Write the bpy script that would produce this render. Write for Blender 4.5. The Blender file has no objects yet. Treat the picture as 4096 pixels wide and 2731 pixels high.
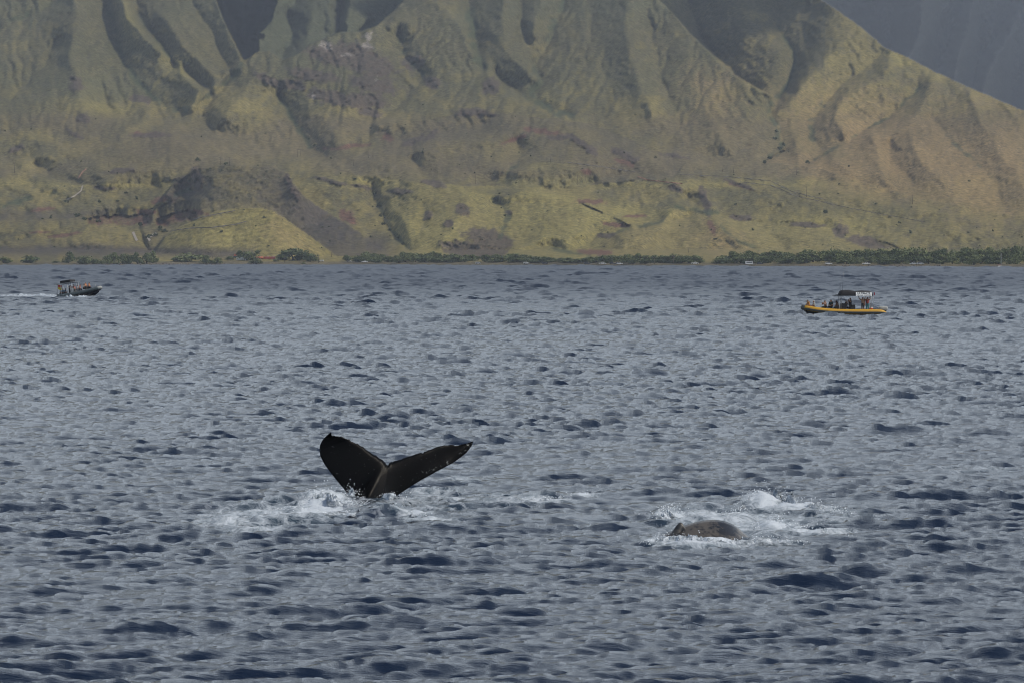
import bpy, bmesh, math, random
import numpy as np
from mathutils import Vector, Matrix

# ------------------------------------------------------------------ camera, sky, sun, exposure
F = 17067.0          # focal length in pixels of the 4096 px wide photograph (150 mm lens)
CAMH = 6.5           # eye height on the boat
YH = 1030.0          # pixel row of the sea horizon
sc = bpy.context.scene
COL = sc.collection
cam_d = bpy.data.cameras.new('camera'); cam = bpy.data.objects.new('camera', cam_d); COL.objects.link(cam)
cam_d.sensor_width = 36.0; cam_d.sensor_fit = 'HORIZONTAL'; cam_d.lens = 36.0 * F / 4096.0
cam_d.shift_y = -(1365.5 - YH) / 4096.0
cam_d.clip_start = 1.0; cam_d.clip_end = 60000.0
cam.location = (0, 0, CAMH); cam.rotation_euler = (math.radians(90), 0, 0)
sc.camera = cam

SUN = Vector((0.66, -0.10, 0.73)).normalized()     # direction towards the sun: right, high, a little behind the hills
wd = bpy.data.worlds.new('World'); sc.world = wd; wd.use_nodes = True
wn = wd.node_tree.nodes; wl = wd.node_tree.links; wn.clear()
wo = wn.new('ShaderNodeOutputWorld')
sky = wn.new('ShaderNodeTexSky'); sky.sky_type = 'NISHITA'; sky.sun_disc = False
sky.sun_elevation = math.asin(SUN.z); sky.sun_rotation = math.atan2(SUN.x, SUN.y)
sky.air_density = 1.0; sky.dust_density = 1.5; sky.ozone_density = 1.5
b1 = wn.new('ShaderNodeBackground'); b1.inputs[1].default_value = 0.075
wl.new(sky.outputs[0], b1.inputs[0])
b2 = wn.new('ShaderNodeBackground'); b2.inputs[0].default_value = (0.80, 0.895, 0.985, 1); b2.inputs[1].default_value = 1.15
tc = wn.new('ShaderNodeTexCoord')
sep = wn.new('ShaderNodeSeparateXYZ'); wl.new(tc.outputs['Generated'], sep.inputs[0])
mz = wn.new('ShaderNodeMath'); mz.operation = 'ADD'; mz.inputs[1].default_value = 0.22; wl.new(sep.outputs[2], mz.inputs[0])
dv = wn.new('ShaderNodeVectorMath'); dv.operation = 'DIVIDE'
cmb = wn.new('ShaderNodeCombineXYZ'); cmb.inputs[2].default_value = 1.0
wl.new(mz.outputs[0], cmb.inputs[0]); wl.new(mz.outputs[0], cmb.inputs[1])
wl.new(tc.outputs['Generated'], dv.inputs[0]); wl.new(cmb.outputs[0], dv.inputs[1])
nz = wn.new('ShaderNodeTexNoise'); nz.inputs['Scale'].default_value = 2.2; nz.inputs['Detail'].default_value = 6
nz.inputs['Roughness'].default_value = 0.6
wl.new(dv.outputs[0], nz.inputs['Vector'])
rp = wn.new('ShaderNodeMapRange'); rp.inputs[1].default_value = 0.36; rp.inputs[2].default_value = 0.60
rp.inputs[3].default_value = 0.02; rp.inputs[4].default_value = 0.95
# banks of low cloud towards the horizon, thinning to open blue overhead
ze = wn.new('ShaderNodeMapRange'); ze.inputs[1].default_value = 0.25; ze.inputs[2].default_value = 0.70; ze.inputs[3].default_value = 0.18; ze.inputs[4].default_value = -0.30
wl.new(sep.outputs[2], ze.inputs[0])
za = wn.new('ShaderNodeMath'); za.operation = 'ADD'; wl.new(nz.outputs[0], za.inputs[0]); wl.new(ze.outputs[0], za.inputs[1])
wl.new(za.outputs[0], rp.inputs[0])
mx = wn.new('ShaderNodeMixShader'); wl.new(rp.outputs[0], mx.inputs[0]); wl.new(b1.outputs[0], mx.inputs[1]); wl.new(b2.outputs[0], mx.inputs[2])
wl.new(mx.outputs[0], wo.inputs[0])

sl = bpy.data.lights.new('sun', 'SUN'); sl.energy = 3.3; sl.angle = math.radians(0.6); sl.color = (1.0, 0.91, 0.77)
so = bpy.data.objects.new('sun', sl); COL.objects.link(so)
so.rotation_euler = SUN.to_track_quat('Z', 'Y').to_euler(); so.location = (300, 100, 400)

sc.view_settings.view_transform = 'Standard'; sc.view_settings.look = 'None'
sc.view_settings.exposure = 0.0; sc.view_settings.gamma = 1.0; sc.view_settings.use_curve_mapping = False
sc.cycles.max_bounces = 5; sc.cycles.diffuse_bounces = 2; sc.cycles.glossy_bounces = 3
sc.cycles.transmission_bounces = 2; sc.cycles.volume_bounces = 0; sc.cycles.transparent_max_bounces = 6
sc.cycles.caustics_reflective = False; sc.cycles.caustics_refractive = False
sc.cycles.use_denoising = True
sc.cycles.use_adaptive_sampling = False; sc.cycles.filter_width = 1.1
sc.cycles.sample_clamp_direct = 2.5; sc.cycles.sample_clamp_indirect = 4.0

R = random.Random(11)
RNG = np.random.default_rng(5)

# ------------------------------------------------------------------ helpers
def at(px, py, D):
    """world point seen at photo pixel (px,py) at depth D"""
    return Vector(((px - 2048.0) / F * D, D, CAMH + (YH - py) / F * D))
def sea_depth(py):
    return F * CAMH / (py - YH)
def tag(o, label=None, cat=None, group=None, kind=None):
    if label: o['label'] = label
    if cat: o['category'] = cat
    if group: o['group'] = group
    if kind: o['kind'] = kind
    return o
def empty(name, loc=(0, 0, 0), rz=0.0):
    o = bpy.data.objects.new(name, None); COL.objects.link(o)
    o.location = loc; o.rotation_euler = (0, 0, rz); o.empty_display_size = 0.2
    return o
def add(name, me, parent=None, mat=None):
    o = bpy.data.objects.new(name, me); COL.objects.link(o)
    if parent: o.parent = parent
    if mat is not None:
        me.materials.clear()
        for m in (mat if isinstance(mat, (list, tuple)) else [mat]): me.materials.append(m)
    return o
def np_mesh(name, co, quads=None, tris=None, smooth=True):
    me = bpy.data.meshes.new(name)
    co = np.ascontiguousarray(co, np.float32)
    me.vertices.add(len(co)); me.vertices.foreach_set('co', co.ravel())
    nq = 0 if quads is None else len(quads); nt = 0 if tris is None else len(tris)
    loops = []
    if nq: loops.append(np.asarray(quads, np.int32).ravel())
    if nt: loops.append(np.asarray(tris, np.int32).ravel())
    loops = np.concatenate(loops)
    me.loops.add(len(loops)); me.loops.foreach_set('vertex_index', loops)
    st = np.concatenate([np.arange(nq) * 4, nq * 4 + np.arange(nt) * 3]).astype(np.int32)
    me.polygons.add(nq + nt); me.polygons.foreach_set('loop_start', st)
    me.polygons.foreach_set('use_smooth', np.full(nq + nt, smooth, bool))
    me.update(calc_edges=True); me.validate()
    return me
def grid_quads(nr, nc):
    i = np.arange(nr * nc).reshape(nr, nc)
    return np.stack([i[:-1, :-1], i[:-1, 1:], i[1:, 1:], i[1:, :-1]], -1).reshape(-1, 4)
def hash2(ix, iy, seed):
    h = (ix.astype(np.int64) * 374761393 + iy.astype(np.int64) * 668265263 + seed * 1442695041) & 0xFFFFFFFF
    h = ((h ^ (h >> 13)) * 1274126177) & 0xFFFFFFFF
    return ((h ^ (h >> 16)) & 0xFFFF) / 65535.0
def vnoise(x, y, seed=0):
    ix = np.floor(x); iy = np.floor(y); fx = x - ix; fy = y - iy
    fx = fx * fx * fx * (fx * (fx * 6 - 15) + 10); fy = fy * fy * fy * (fy * (fy * 6 - 15) + 10)
    a = hash2(ix, iy, seed); b = hash2(ix + 1, iy, seed); c = hash2(ix, iy + 1, seed); d = hash2(ix + 1, iy + 1, seed)
    return (a + (b - a) * fx + (c - a) * fy + (a - b - c + d) * fx * fy) * 2 - 1
def fbm(x, y, seed=0, octv=4, gain=0.5):
    s = 0; a = 1; t = 0
    for o in range(octv):
        s = s + a * vnoise(x * 2 ** o + 17.3 * o, y * 2 ** o - 9.1 * o, seed + o); t += a; a *= gain
    return s / t
def sstep(a, b, x):
    t = np.clip((x - a) / (b - a), 0, 1); return t * t * (3 - 2 * t)
# material helpers
def new_mat(name):
    m = bpy.data.materials.new(name); m.use_nodes = True
    nt = m.node_tree
    return m, nt.nodes, nt.links, nt.nodes['Principled BSDF']
MATS = {}
def mat(name, col, rough=0.6, metal=0.0, var=0.12, scale=3.0, spec=None):
    """plain painted / fabric / stone material with a little procedural variation"""
    if name in MATS: return MATS[name]
    m, n, l, p = new_mat(name)
    t = n.new('ShaderNodeTexNoise'); t.inputs['Scale'].default_value = scale; t.inputs['Detail'].default_value = 4
    c = n.new('ShaderNodeTexCoord'); l.new(c.outputs['Object'], t.inputs['Vector'])
    mxn = n.new('ShaderNodeMix'); mxn.data_type = 'RGBA'
    mxn.inputs[6].default_value = (*[v * (1 - var) for v in col], 1); mxn.inputs[7].default_value = (*[min(1, v * (1 + var)) for v in col], 1)
    l.new(t.outputs[0], mxn.inputs[0]); l.new(mxn.outputs[2], p.inputs['Base Color'])
    p.inputs['Roughness'].default_value = rough; p.inputs['Metallic'].default_value = metal
    if spec is not None: p.inputs['Specular IOR Level'].default_value = spec
    MATS[name] = m
    return m
# ------------------------------------------------------------------ the land
SHX = np.array([-900, 0, 300, 1000, 1400, 2100, 2800, 3400, 3700, 4096, 5000], float)
SHY = np.array([1063.5, 1063, 1061.8, 1061.2, 1061, 1063, 1066, 1068.5, 1069.5, 1070.5, 1073], float)
def shore_y(px): return np.interp(px, SHX, SHY)
def base_depth(px, py):
    """mean distance of the slope seen at a pixel: shore, coastal plain, fans, mountain wall"""
    ys = shore_y(px); Ds = F * CAMH / (ys - YH)
    ky = np.array([1000, 900, 800, 700, 600, 450, 300, 150, 0, -300, -1200], float)[::-1]
    kd = np.array([3820, 3980, 4150, 4330, 4520, 4770, 5020, 5260, 5500, 6000, 7500], float)[::-1]
    D = np.interp(py, ky, kd)
    t1 = np.clip((ys - py) / 16.0, 0, None)                      # beach and bank
    near = Ds + t1 * 80
    lim = Ds + 80
    t2 = np.clip((ys - 16 - py) / (ys - 16 - 1000.0), 0, 1)
    low = np.where(py > ys - 16, near, lim + (3820 - lim) * t2)
    return np.where(py > 1000, low, D)

GS = 6.0
GX = np.arange(-760, 4860, GS); GY = np.arange(-1210, 1081, GS)
NX, NY = len(GX), len(GY)
def solve(lines, pull=0.0012):
    """relief (metres, negative = nearer) relaxed between ridge and gully lines"""
    pts = []
    for ln in lines:
        ln = [tuple(p) if len(p) == 3 else (*p, None) for p in ln]
        for (x0, y0, d0), (x1, y1, d1) in zip(ln[:-1], ln[1:]):
            n = int(max(abs(x1 - x0), abs(y1 - y0)) / 3) + 2
            t = np.linspace(0, 1, n)
            pts.append(np.stack([x0 + (x1 - x0) * t, y0 + (y1 - y0) * t, d0 + (d1 - d0) * t], 1))
    P = np.concatenate(pts)
    u = None
    for lev in (5, 4, 3, 2, 1, 0):
        s = 2 ** lev; nx = -(-NX // s); ny = -(-NY // s)
        ix = ((P[:, 0] - GX[0]) / (GS * s) + 0.5 * (lev == 0)).astype(int); iy = ((P[:, 1] - GY[0]) / (GS * s) + 0.5 * (lev == 0)).astype(int)
        ok = (ix >= 0) & (ix < nx) & (iy >= 0) & (iy < ny)
        acc = np.zeros((ny, nx)); cnt = np.zeros((ny, nx))
        np.add.at(acc, (iy[ok], ix[ok]), P[ok, 2]); np.add.at(cnt, (iy[ok], ix[ok]), 1)
        msk = cnt > 0; val = np.where(msk, acc / np.maximum(cnt, 1), 0)
        if u is None: u = np.zeros((ny, nx))
        else: u = np.repeat(np.repeat(u, 2, 0), 2, 1)[:ny, :nx]
        e = pull * s * s
        for it in range(140 if lev > 1 else 60):
            u[msk] = val[msk]
            q = np.pad(u, 1, mode='edge')
            u = (q[:-2, 1:-1] + q[2:, 1:-1] + q[1:-1, :-2] + q[1:-1, 2:]) / (4 + e)
        u[msk] = val[msk]
    for k in range(2):
        q = np.pad(u, 1, mode='edge')
        u = (q[:-2, 1:-1] + q[2:, 1:-1] + q[1:-1, :-2] + q[1:-1, 2:] + 4 * u) / 8
    return u
def rg(h, *pts):            # ridge or gully line with one relief value
    return [(x, y, h) for x, y in pts]

main_lines = [
    # left mountain: gullies (+) and spurs (-)
    rg(60, (-300, 300), (0, 140), (230, -10), (330, -200)),
    rg(70, (380, -250), (421, 21), (484, 210), (533, 316), (610, 393), (743, 449)),
    rg(55, (520, -60), (547, 42), (631, 175), (701, 260), (772, 316), (850, 350)),
    rg(-60, (280, -250), (300, 0), (290, 130), (285, 250), (292, 315)),
    rg(-60, (470, -100), (505, 70), (582, 140), (666, 224), (772, 330), (828, 372)),
    rg(-50, (640, 60), (701, 154), (807, 245), (863, 309)),
    rg(-50, (820, -300), (866, 0), (891, 72), (921, 133), (965, 221), (971, 236)),
    rg(10, (760, -100), (800, 60), (880, 180), (940, 300), (840, 390), (744, 437)),
    rg(-40, (292, 315), (310, 380), (345, 440), (360, 480)),
    rg(-35, (292, 315), (200, 370), (80, 460), (-100, 540)),
    rg(55, (400, 330), (430, 420), (520, 480), (640, 470), (743, 452)),
    rg(45, (-100, 430), (60, 360), (180, 270), (250, 150)),
    rg(-40, (600, 470), (500, 510), (380, 560), (200, 620), (100, 660)),
    rg(-45, (480, 560), (620, 545), (760, 590), (900, 650)),
    rg(35, (0, 640), (130, 640), (200, 700), (330, 735)),
    rg(35, (743, 449), (800, 480), (900, 540), (1080, 600), (1250, 615)),
    rg(-30, (420, 740), (600, 690), (760, 660), (900, 650), (1100, 668)),
    rg(20, (190, 720), (320, 745), (420, 760), (640, 745)),
    rg(-20, (-100, 700), (60, 690), (190, 735), (260, 780)),
    # hill below the canyon, rocky knob and its spurs
    rg(-45, (1131, 245), (1075, 206), (1018, 220), (915, 298), (828, 366), (747, 446)),
    rg(-60, (1131, 243), (1186, 216), (1253, 171), (1358, 130), (1452, 124), (1500, 105), (1560, 96), (1640, 108)),
    rg(-60, (1200, 300), (1060, 308), (1000, 325), (940, 400), (900, 470), (860, 520)),
    rg(-70, (1250, 320), (1400, 350), (1500, 330)),
    rg(45, (1122, 380), (1178, 491), (1248, 582), (1300, 620)),
    rg(-35, (1240, 420), (1300, 480), (1370, 560)),
    rg(22, (1590, 140), (1640, 240), (1690, 310), (1640, 380), (1560, 460), (1480, 500)),
    rg(-18, (1640, 108), (1690, 190), (1720, 280), (1760, 330)),
    rg(-55, (1700, -300), (1749, 0), (1847, 105), (1917, 231), (1966, 316), (1994, 365), (2107, 414), (2212, 463), (2352, 484)),
    rg(10, (1640, -10), (1585, 36), (1520, 100)),
    rg(60, (1830, -250), (1875, 42), (1896, 175), (1931, 262), (2000, 330), (2107, 390)),
    rg(-40, (2030, -250), (2010, 0), (2000, 120), (2018, 200), (2070, 260), (2150, 328)),
    rg(30, (2080, -100), (2080, 20), (2112, 140), (2128, 240)),
    rg(-35, (2160, -100), (2150, 40), (2140, 150)),
    rg(65, (2290, -250), (2254, 0), (2205, 140), (2128, 245), (2156, 323), (2112, 386), (2212, 450), (2300, 468)),
    # right-centre mountain nose
    rg(-70, (2480, -300), (2500, 0), (2520, 200), (2560, 330), (2600, 450)),
    rg(20, (2380, -100), (2360, 60), (2290, 200), (2250, 330), (2240, 420)),
    rg(20, (2352, 484), (2492, 540), (2695, 596), (2900, 640), (3040, 655)),
    rg(-50, (2600, -200), (2640, 0), (2696, 56), (2766, 140), (2927, 295), (3040, 360), (3089, 390)),
    rg(-30, (2720, 250), (2800, 400), (2880, 520), (2900, 600)),
    rg(-10, (2600, 120), (2640, 300), (2700, 450), (2740, 560)),
    rg(5, (2420, 200), (2430, 330), (2480, 440)),
    rg(60, (3089, 398), (3082, 456), (3117, 526), (3138, 603), (3040, 652)),
    # middle ground: lava shelves, domes, streams
    rg(-45, (1500, 500), (1700, 470), (1850, 445), (2000, 445), (2100, 480), (2300, 500)),
    rg(25, (1400, 600), (1560, 560), (1720, 540), (1840, 520), (1940, 500)),
    rg(-30, (1640, 610), (1800, 580), (1960, 560), (2120, 530), (2260, 530), (2380, 560)),
    rg(-40, (2120, 545), (2280, 530), (2380, 590), (2400, 640)),
    rg(30, (2060, 560), (2090, 620), (2030, 690), (1980, 720)),
    rg(30, (1640, 560), (1660, 640), (1700, 720), (1730, 735)),
    rg(-25, (1400, 640), (1500, 660), (1620, 690), (1700, 735)),
    rg(-25, (2000, 690), (2180, 650), (2340, 690), (2440, 730)),
    rg(25, (1730, 735), (2000, 748), (2230, 755), (2500, 700), (2560, 690)),
    rg(45, (1496, 758), (1524, 877), (1560, 926), (1616, 982), (1640, 1010)),
    rg(-30, (1280, 690), (1420, 705), (1560, 735), (1700, 732), (1830, 745), (1862, 800), (1845, 850), (1780, 960), (1760, 1010)),
    rg(40, (1600, 790), (1600, 860), (1570, 920)),
    rg(30, (1700, 830), (1690, 900), (1660, 980)),
    rg(35, (1973, 793), (2037, 856), (2010, 910), (2000, 950), (2060, 960), (2260, 1000), (2380, 1035)),
    rg(-35, (1862, 750), (2000, 790), (2105, 763), (2260, 790), (2400, 850), (2540, 910)),
    rg(-30, (2060, 990), (2200, 960), (2330, 930)),
    rg(35, (2300, 1000), (2400, 950), (2560, 898), (2695, 880), (2800, 830), (2750, 780)),
    rg(-30, (2480, 960), (2640, 900), (2696, 828), (2840, 850), (2930, 960), (2990, 1020)),
    rg(-25, (2500, 720), (2700, 740), (2810, 770), (2850, 840)),
    rg(30, (2850, 850), (2960, 870), (3040, 890), (3100, 960), (3150, 1010)),
    rg(-25, (2750, 690), (2960, 720), (3200, 760), (3330, 870), (3380, 900)),
    rg(25, (3300, 900), (3400, 960), (3530, 980)),
    rg(-20, (3280, 750), (3490, 800), (3750, 855), (4096, 905), (4700, 960)),
    rg(15, (3260, 730), (3480, 785), (3740, 840), (4096, 890), (4700, 950)),
    rg(-15, (3300, 840), (3600, 890), (3900, 950)),
    rg(0, (-760, 900), (0, 880), (300, 870), (600, 950)),
    rg(-12, (-400, 960), (100, 905), (420, 910), (600, 960)),
    rg(0, (-760, 1000), (4800, 1000)), rg(0, (-760, 1078), (4800, 1078)),
]
right_lines = [
    rg(60, (3089, 398), (3082, 456), (3117, 526), (3138, 603), (3040, 652)),
    rg(420, (2700, -300), (2760, 0), (2790, 120), (2850, 200), (2960, 300), (3040, 360)),
    rg(260, (2990, -250), (3000, 0), (3060, 100), (3110, 180), (3140, 230)),
    rg(330, (3100, -100), (3110, 0), (3117, 91), (3180, 210), (3182, 270), (3160, 330), (3110, 400)),
    rg(240, (3278, 0), (3180, 60), (3240, 120), (3230, 190)),
    rg(60, (3250, -300), (3278, 0), (3369, 56), (3453, 119), (3538, 193), (3629, 231), (3734, 288), (3874, 351), (4096, 445), (4400, 560), (4800, 700)),
    rg(30, (3369, 175), (3257, 267), (3145, 407), (3108, 449)), rg(40, (3453, 130), (3369, 175)),
    rg(90, (3540, 210), (3420, 300), (3300, 400), (3240, 470), (3250, 555), (3270, 590)),
    rg(-20, (3560, 260), (3440, 350), (3370, 380), (3330, 480), (3370, 540)),
    rg(80, (3678, 351), (3566, 463), (3397, 561), (3257, 645), (3220, 660)),
    rg(-10, (3734, 295), (3700, 420), (3600, 520), (3480, 600)),
    rg(50, (3560, 560), (3570, 650), (3640, 720)), rg(-30, (3500, 540), (3520, 640), (3560, 740)),
    rg(-40, (3640, 540), (3680, 640), (3780, 740)),
    rg(40, (3720, 470), (3762, 519), (3888, 645), (3994, 736), (4015, 828)),
    rg(-30, (3874, 360), (3920, 480), (3990, 600), (4080, 700), (4110, 800)),
    rg(40, (4096, 520), (4150, 640), (4250, 760)), rg(-30, (4300, 560), (4400, 760)),
    rg(10, (3040, 652), (3257, 665), (3400, 715), (3700, 800), (4096, 870), (4900, 940)),
    rg(-10, (3180, 560), (3200, 620)), rg(-20, (3330, 640), (3400, 690)),
]
far_lines = [
    rg(-150, (3560, -250), (3720, -60), (3790, 28), (3699, 168), (3629, 230)),
    rg(120, (3840, -200), (3860, 0), (3830, 100), (3770, 230), (3720, 300)),
    rg(-120, (3960, -200), (3930, 0), (3900, 120), (3850, 230), (3810, 330)),
    rg(150, (4080, -150), (4010, 100), (3917, 224), (3900, 350)),
    rg(-130, (4200, -200), (4092, 84), (3990, 210), (3950, 320), (3930, 420)),
    rg(110, (4300, 0), (4150, 200), (4060, 330), (4030, 440)),
    rg(-120, (4400, 100), (4250, 300), (4120, 480)),
    rg(230, (3500, -250), (3480, 0), (3520, 120), (3600, 220)),
    rg(120, (3280, -200), (3330, 0), (3400, 70)),
    rg(300, (760, -400), (880, 0), (960, 150), (1000, 240)),
    rg(150, (1000, -300), (1010, -20), (985, 110), (975, 160)),
    rg(380, (1050, -200), (1060, 0), (1010, 130), (1000, 200)),
]
mid_lines = [
    rg(-80, (1200, -350), (1109, -20), (1087, 83), (1026, 144), (1032, 204), (1075, 230)),
    rg(-60, (1250, -300), (1250, 0), (1240, 120), (1210, 190), (1140, 250)),
    rg(60, (1150, 60), (1170, 150), (1120, 220)),
    rg(-40, (1330, -300), (1338, 0), (1345, 100), (1350, 130)),
    rg(220, (1360, -300), (1362, 0), (1368, 60), (1362, 135)),
    rg(-50, (1400, -300), (1385, 0), (1390, 100), (1385, 130)),
    rg(-20, (1500, -250), (1480, 0), (1450, 110)),
    rg(90, (1660, -200), (1625, 0), (1540, 70), (1470, 125)),
]
def in_poly(poly, X, Y):
    x = np.asarray(X); y = np.asarray(Y); c = np.zeros(np.broadcast(x, y).shape, bool)
    n = len(poly); j = n - 1
    for i in range(n):
        xi, yi = poly[i]; xj, yj = poly[j]
        c ^= ((yi > y) != (yj > y)) & (x < (xj - xi) * (y - yi) / (yj - yi + 1e-9) + xi)
        j = i
    return c
CREST_R = [(3278, 0), (3369, 56), (3453, 119), (3538, 193), (3629, 231), (3734, 288), (3874, 351), (4096, 445), (4400, 560), (4900, 720)]
P_FAR_R = [(3180, -1300), (3220, -300)] + CREST_R + [(5200, 700), (5200, -1300)]
P_FAR_L = [(700, -1300), (800, -350), (866, 0), (891, 72), (921, 133), (965, 221), (973, 240), (985, 243), (1018, 219), (1032, 207), (1034, 166), (1026, 144), (1087, 83), (1109, 0), (1190, -350), (1300, -1300)]
P_MID = [(1300, -1300), (1190, -350), (1109, 0), (1087, 83), (1026, 144), (1034, 166), (1032, 207), (1075, 205), (1105, 220), (1131, 243), (1186, 216), (1253, 171), (1358, 130), (1452, 124), (1500, 105), (1585, 33), (1640, -20), (1800, -350), (1950, -1300)]
P_RIGHT = [(2450, -1300), (2570, -300), (2640, 0), (2696, 56), (2766, 140), (2927, 295), (3040, 360), (3089, 392), (3082, 456), (3117, 526), (3138, 603), (3040, 652),
           (3257, 665), (3400, 715), (3700, 800), (4096, 870), (4900, 940), (5200, 960)] + [(5200, 720)] + CREST_R[::-1] + [(3220, -300), (3180, -1300)]
P_CONE = [(560, 905), (600, 860), (652, 814), (664, 780), (690, 740), (772, 682), (800, 674), (912, 660), (1094, 670), (1150, 701), (1192, 760), (1262, 822), (1400, 905), (1510, 985), (1560, 1030), (600, 1000)]
P_HILL = [(640, 975), (660, 945), (700, 918), (772, 884), (884, 842), (940, 832), (982, 830), (1040, 834), (1094, 845), (1192, 912), (1298, 989), (1350, 1030), (1365, 1045), (600, 1045)]
gx, gy = np.meshgrid(GX, GY)
def erode(u, amt, seed, top, bot, iters=9):
    """run-off from the top of the slope downwards: hollows gather water, and water deepens them into branching gullies"""
    r = np.random.default_rng(seed)
    u = u + 13.0 * fbm(gx / 120, gy / 120, seed, 4)
    msk = sstep(top - 150, top, gy) * sstep(bot, bot - 90, gy)
    for it in range(iters):
        acc = np.ones_like(u)
        jit = u + r.normal(size=u.shape) * 0.5
        for k in range(NY - 1):
            q = np.pad(jit[k + 1], 1, mode='edge'); c3 = np.stack([q[:-2], q[1:-1] + .25, q[2:]])
            rc = np.clip(np.arange(NX) + np.argmax(c3, 0) - 1, 0, NX - 1)
            np.add.at(acc[k + 1], rc, acc[k] * .985)
        cut = np.clip(acc / 70.0, 0, 1) ** .55
        q = np.pad(cut, 1, mode='edge'); cut = (q[:-2, 1:-1] + q[2:, 1:-1] + q[1:-1, :-2] + q[1:-1, 2:] + 2 * cut) / 6
        u = u + amt / iters * 1.6 * cut * msk * (.18 + .82 * sstep(620, 400, gy)) * .62
        q = np.pad(u, 1, mode='edge'); u = u * .7 + .3 * (q[:-2, 1:-1] + q[2:, 1:-1] + q[1:-1, :-2] + q[1:-1, 2:]) / 4
    return u
u_main, u_right, u_far, u_mid = solve(main_lines), solve(right_lines), solve(far_lines), solve(mid_lines)
B = base_depth(gx, gy)
u_main = erode(u_main * (1.0 - 0.15 * sstep(650, 300, gy)), 30, 5, -300, 1020); u_right = erode(u_right * .8, 34, 6, -200, 900); u_far = erode(u_far, 45, 7, -300, 600); u_mid = erode(u_mid * .8, 30, 8, -300, 300)
u_main = u_main * sstep(1035, 995, gy) * (1.4 - .2 * sstep(560, 720, gy))
Dg = B + u_main
Dg = np.where(in_poly(P_RIGHT, gx, gy), B + 40 + u_right * 1.2, Dg)
Dg = np.where(in_poly(P_MID, gx, gy), B + 520 + u_mid * 1.3, Dg)
Dg = np.where(in_poly(P_FAR_L, gx, gy), B + 1700 + u_far, Dg)
Dg = np.where(in_poly(P_FAR_R, gx, gy), B * 0.55 + 5500 * .45 + 5600 + u_far * 2.0, Dg)
# dark cinder cone with a quarry bitten into its seaward foot
cone = 3850 + (1000 - gy) * 0.62 + 55 * ((gx - 960) / 300) ** 2
cone += 70 * np.exp(-((gx - 735) / 70) ** 2 - ((gy - 760) / 55) ** 2)            # cliff bite on the left
cone -= 35 * np.exp(-((gx - 1190) / 50) ** 2 - ((gy - 760) / 90) ** 2)
M_CONE = in_poly(P_CONE, gx, gy)
cone = np.minimum(cone, B - 12)
Dg = np.where(M_CONE, cone, Dg)
hill = 3655 + (1045 - gy) * 0.56 + 62 * ((gx - 1000) / 330) ** 2
hill -= 10 * np.exp(-((gx - 1120) / 60) ** 2) - 8 * np.exp(-((gx - 930) / 60) ** 2)
hill = np.minimum(hill, B - 8 * sstep(1045, 1000, gy))
M_HILL = in_poly(P_HILL, gx, gy)
Dg = np.where(M_HILL, np.maximum(hill, B * 0 + 3500), Dg)

# overlapping foothills: (outline, foot row, metres back per pixel up, centre, half width, rounding)
FOOT = [
    ([(150, 700), (240, 660), (340, 620), (440, 590), (520, 566), (600, 546), (680, 550), (760, 566), (860, 606), (960, 642), (1010, 662), (960, 690), (600, 735), (300, 740)], 720, 1.28, 600, 420, 40),
    ([(1380, 660), (1470, 600), (1560, 560), (1700, 510), (1790, 466), (1870, 440), (1960, 440), (2060, 462), (2200, 474), (2350, 492), (2480, 540), (2620, 600), (2740, 650), (2700, 710), (2300, 745), (1800, 745), (1420, 700)], 740, 1.28, 1980, 640, 67),
    ([(1985, 735), (2020, 690), (2080, 660), (2180, 650), (2280, 658), (2350, 688), (2400, 720), (2330, 748), (2050, 754)], 752, 1.28, 2180, 210, 24),
    ([(1580, 790), (1610, 752), (1660, 736), (1720, 727), (1790, 736), (1850, 746), (1930, 772), (1985, 800), (2045, 860), (2030, 930), (2070, 965), (2250, 1000), (2420, 1038), (2420, 1046), (1640, 1046), (1625, 985), (1565, 926), (1540, 860), (1550, 800)], 1040, 1.28, 1830, 270, 31),
    ([(1975, 815), (2030, 782), (2105, 764), (2200, 775), (2330, 815), (2440, 868), (2540, 908), (2620, 945), (2640, 1046), (2380, 1046), (2060, 965), (2015, 925), (2040, 860)], 1035, 1.28, 2230, 380, 40),
    ([(2400, 975), (2480, 925), (2560, 898), (2640, 882), (2690, 856), (2705, 832), (2766, 834), (2836, 862), (2890, 912), (2945, 966), (3040, 1005), (3080, 1046), (2400, 1046)], 1035, 1.28, 2740, 320, 40),
    ([(2840, 862), (2900, 858), (3040, 884), (3180, 890), (3300, 896), (3350, 915), (3480, 955), (3580, 985), (3700, 1046), (3080, 1046), (3030, 1000), (2940, 962), (2885, 910)], 1035, 1.28, 3180, 480, 40),
]
def soft(M, r):
    """swell a flat outline into a rounded rise"""
    for ax in (0, 1, 0, 1, 0, 1):
        c = np.cumsum(np.pad(M, [(r + 1, r) if a == ax else (0, 0) for a in (0, 1)], mode='edge'), axis=ax)
        M = (np.take(c, np.arange(2 * r + 1, c.shape[ax]), ax) - np.take(c, np.arange(0, c.shape[ax] - 2 * r - 1), ax)) / (2 * r + 1)
    return M
FA = [80, 110, 70, 125, 95, 105, 90]
u_foot = sum(-a * soft(in_poly(f[0], gx, gy).astype(float), 6 if k != 1 else 9) for k, (f, a) in enumerate(zip(FOOT, FA)))
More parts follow.
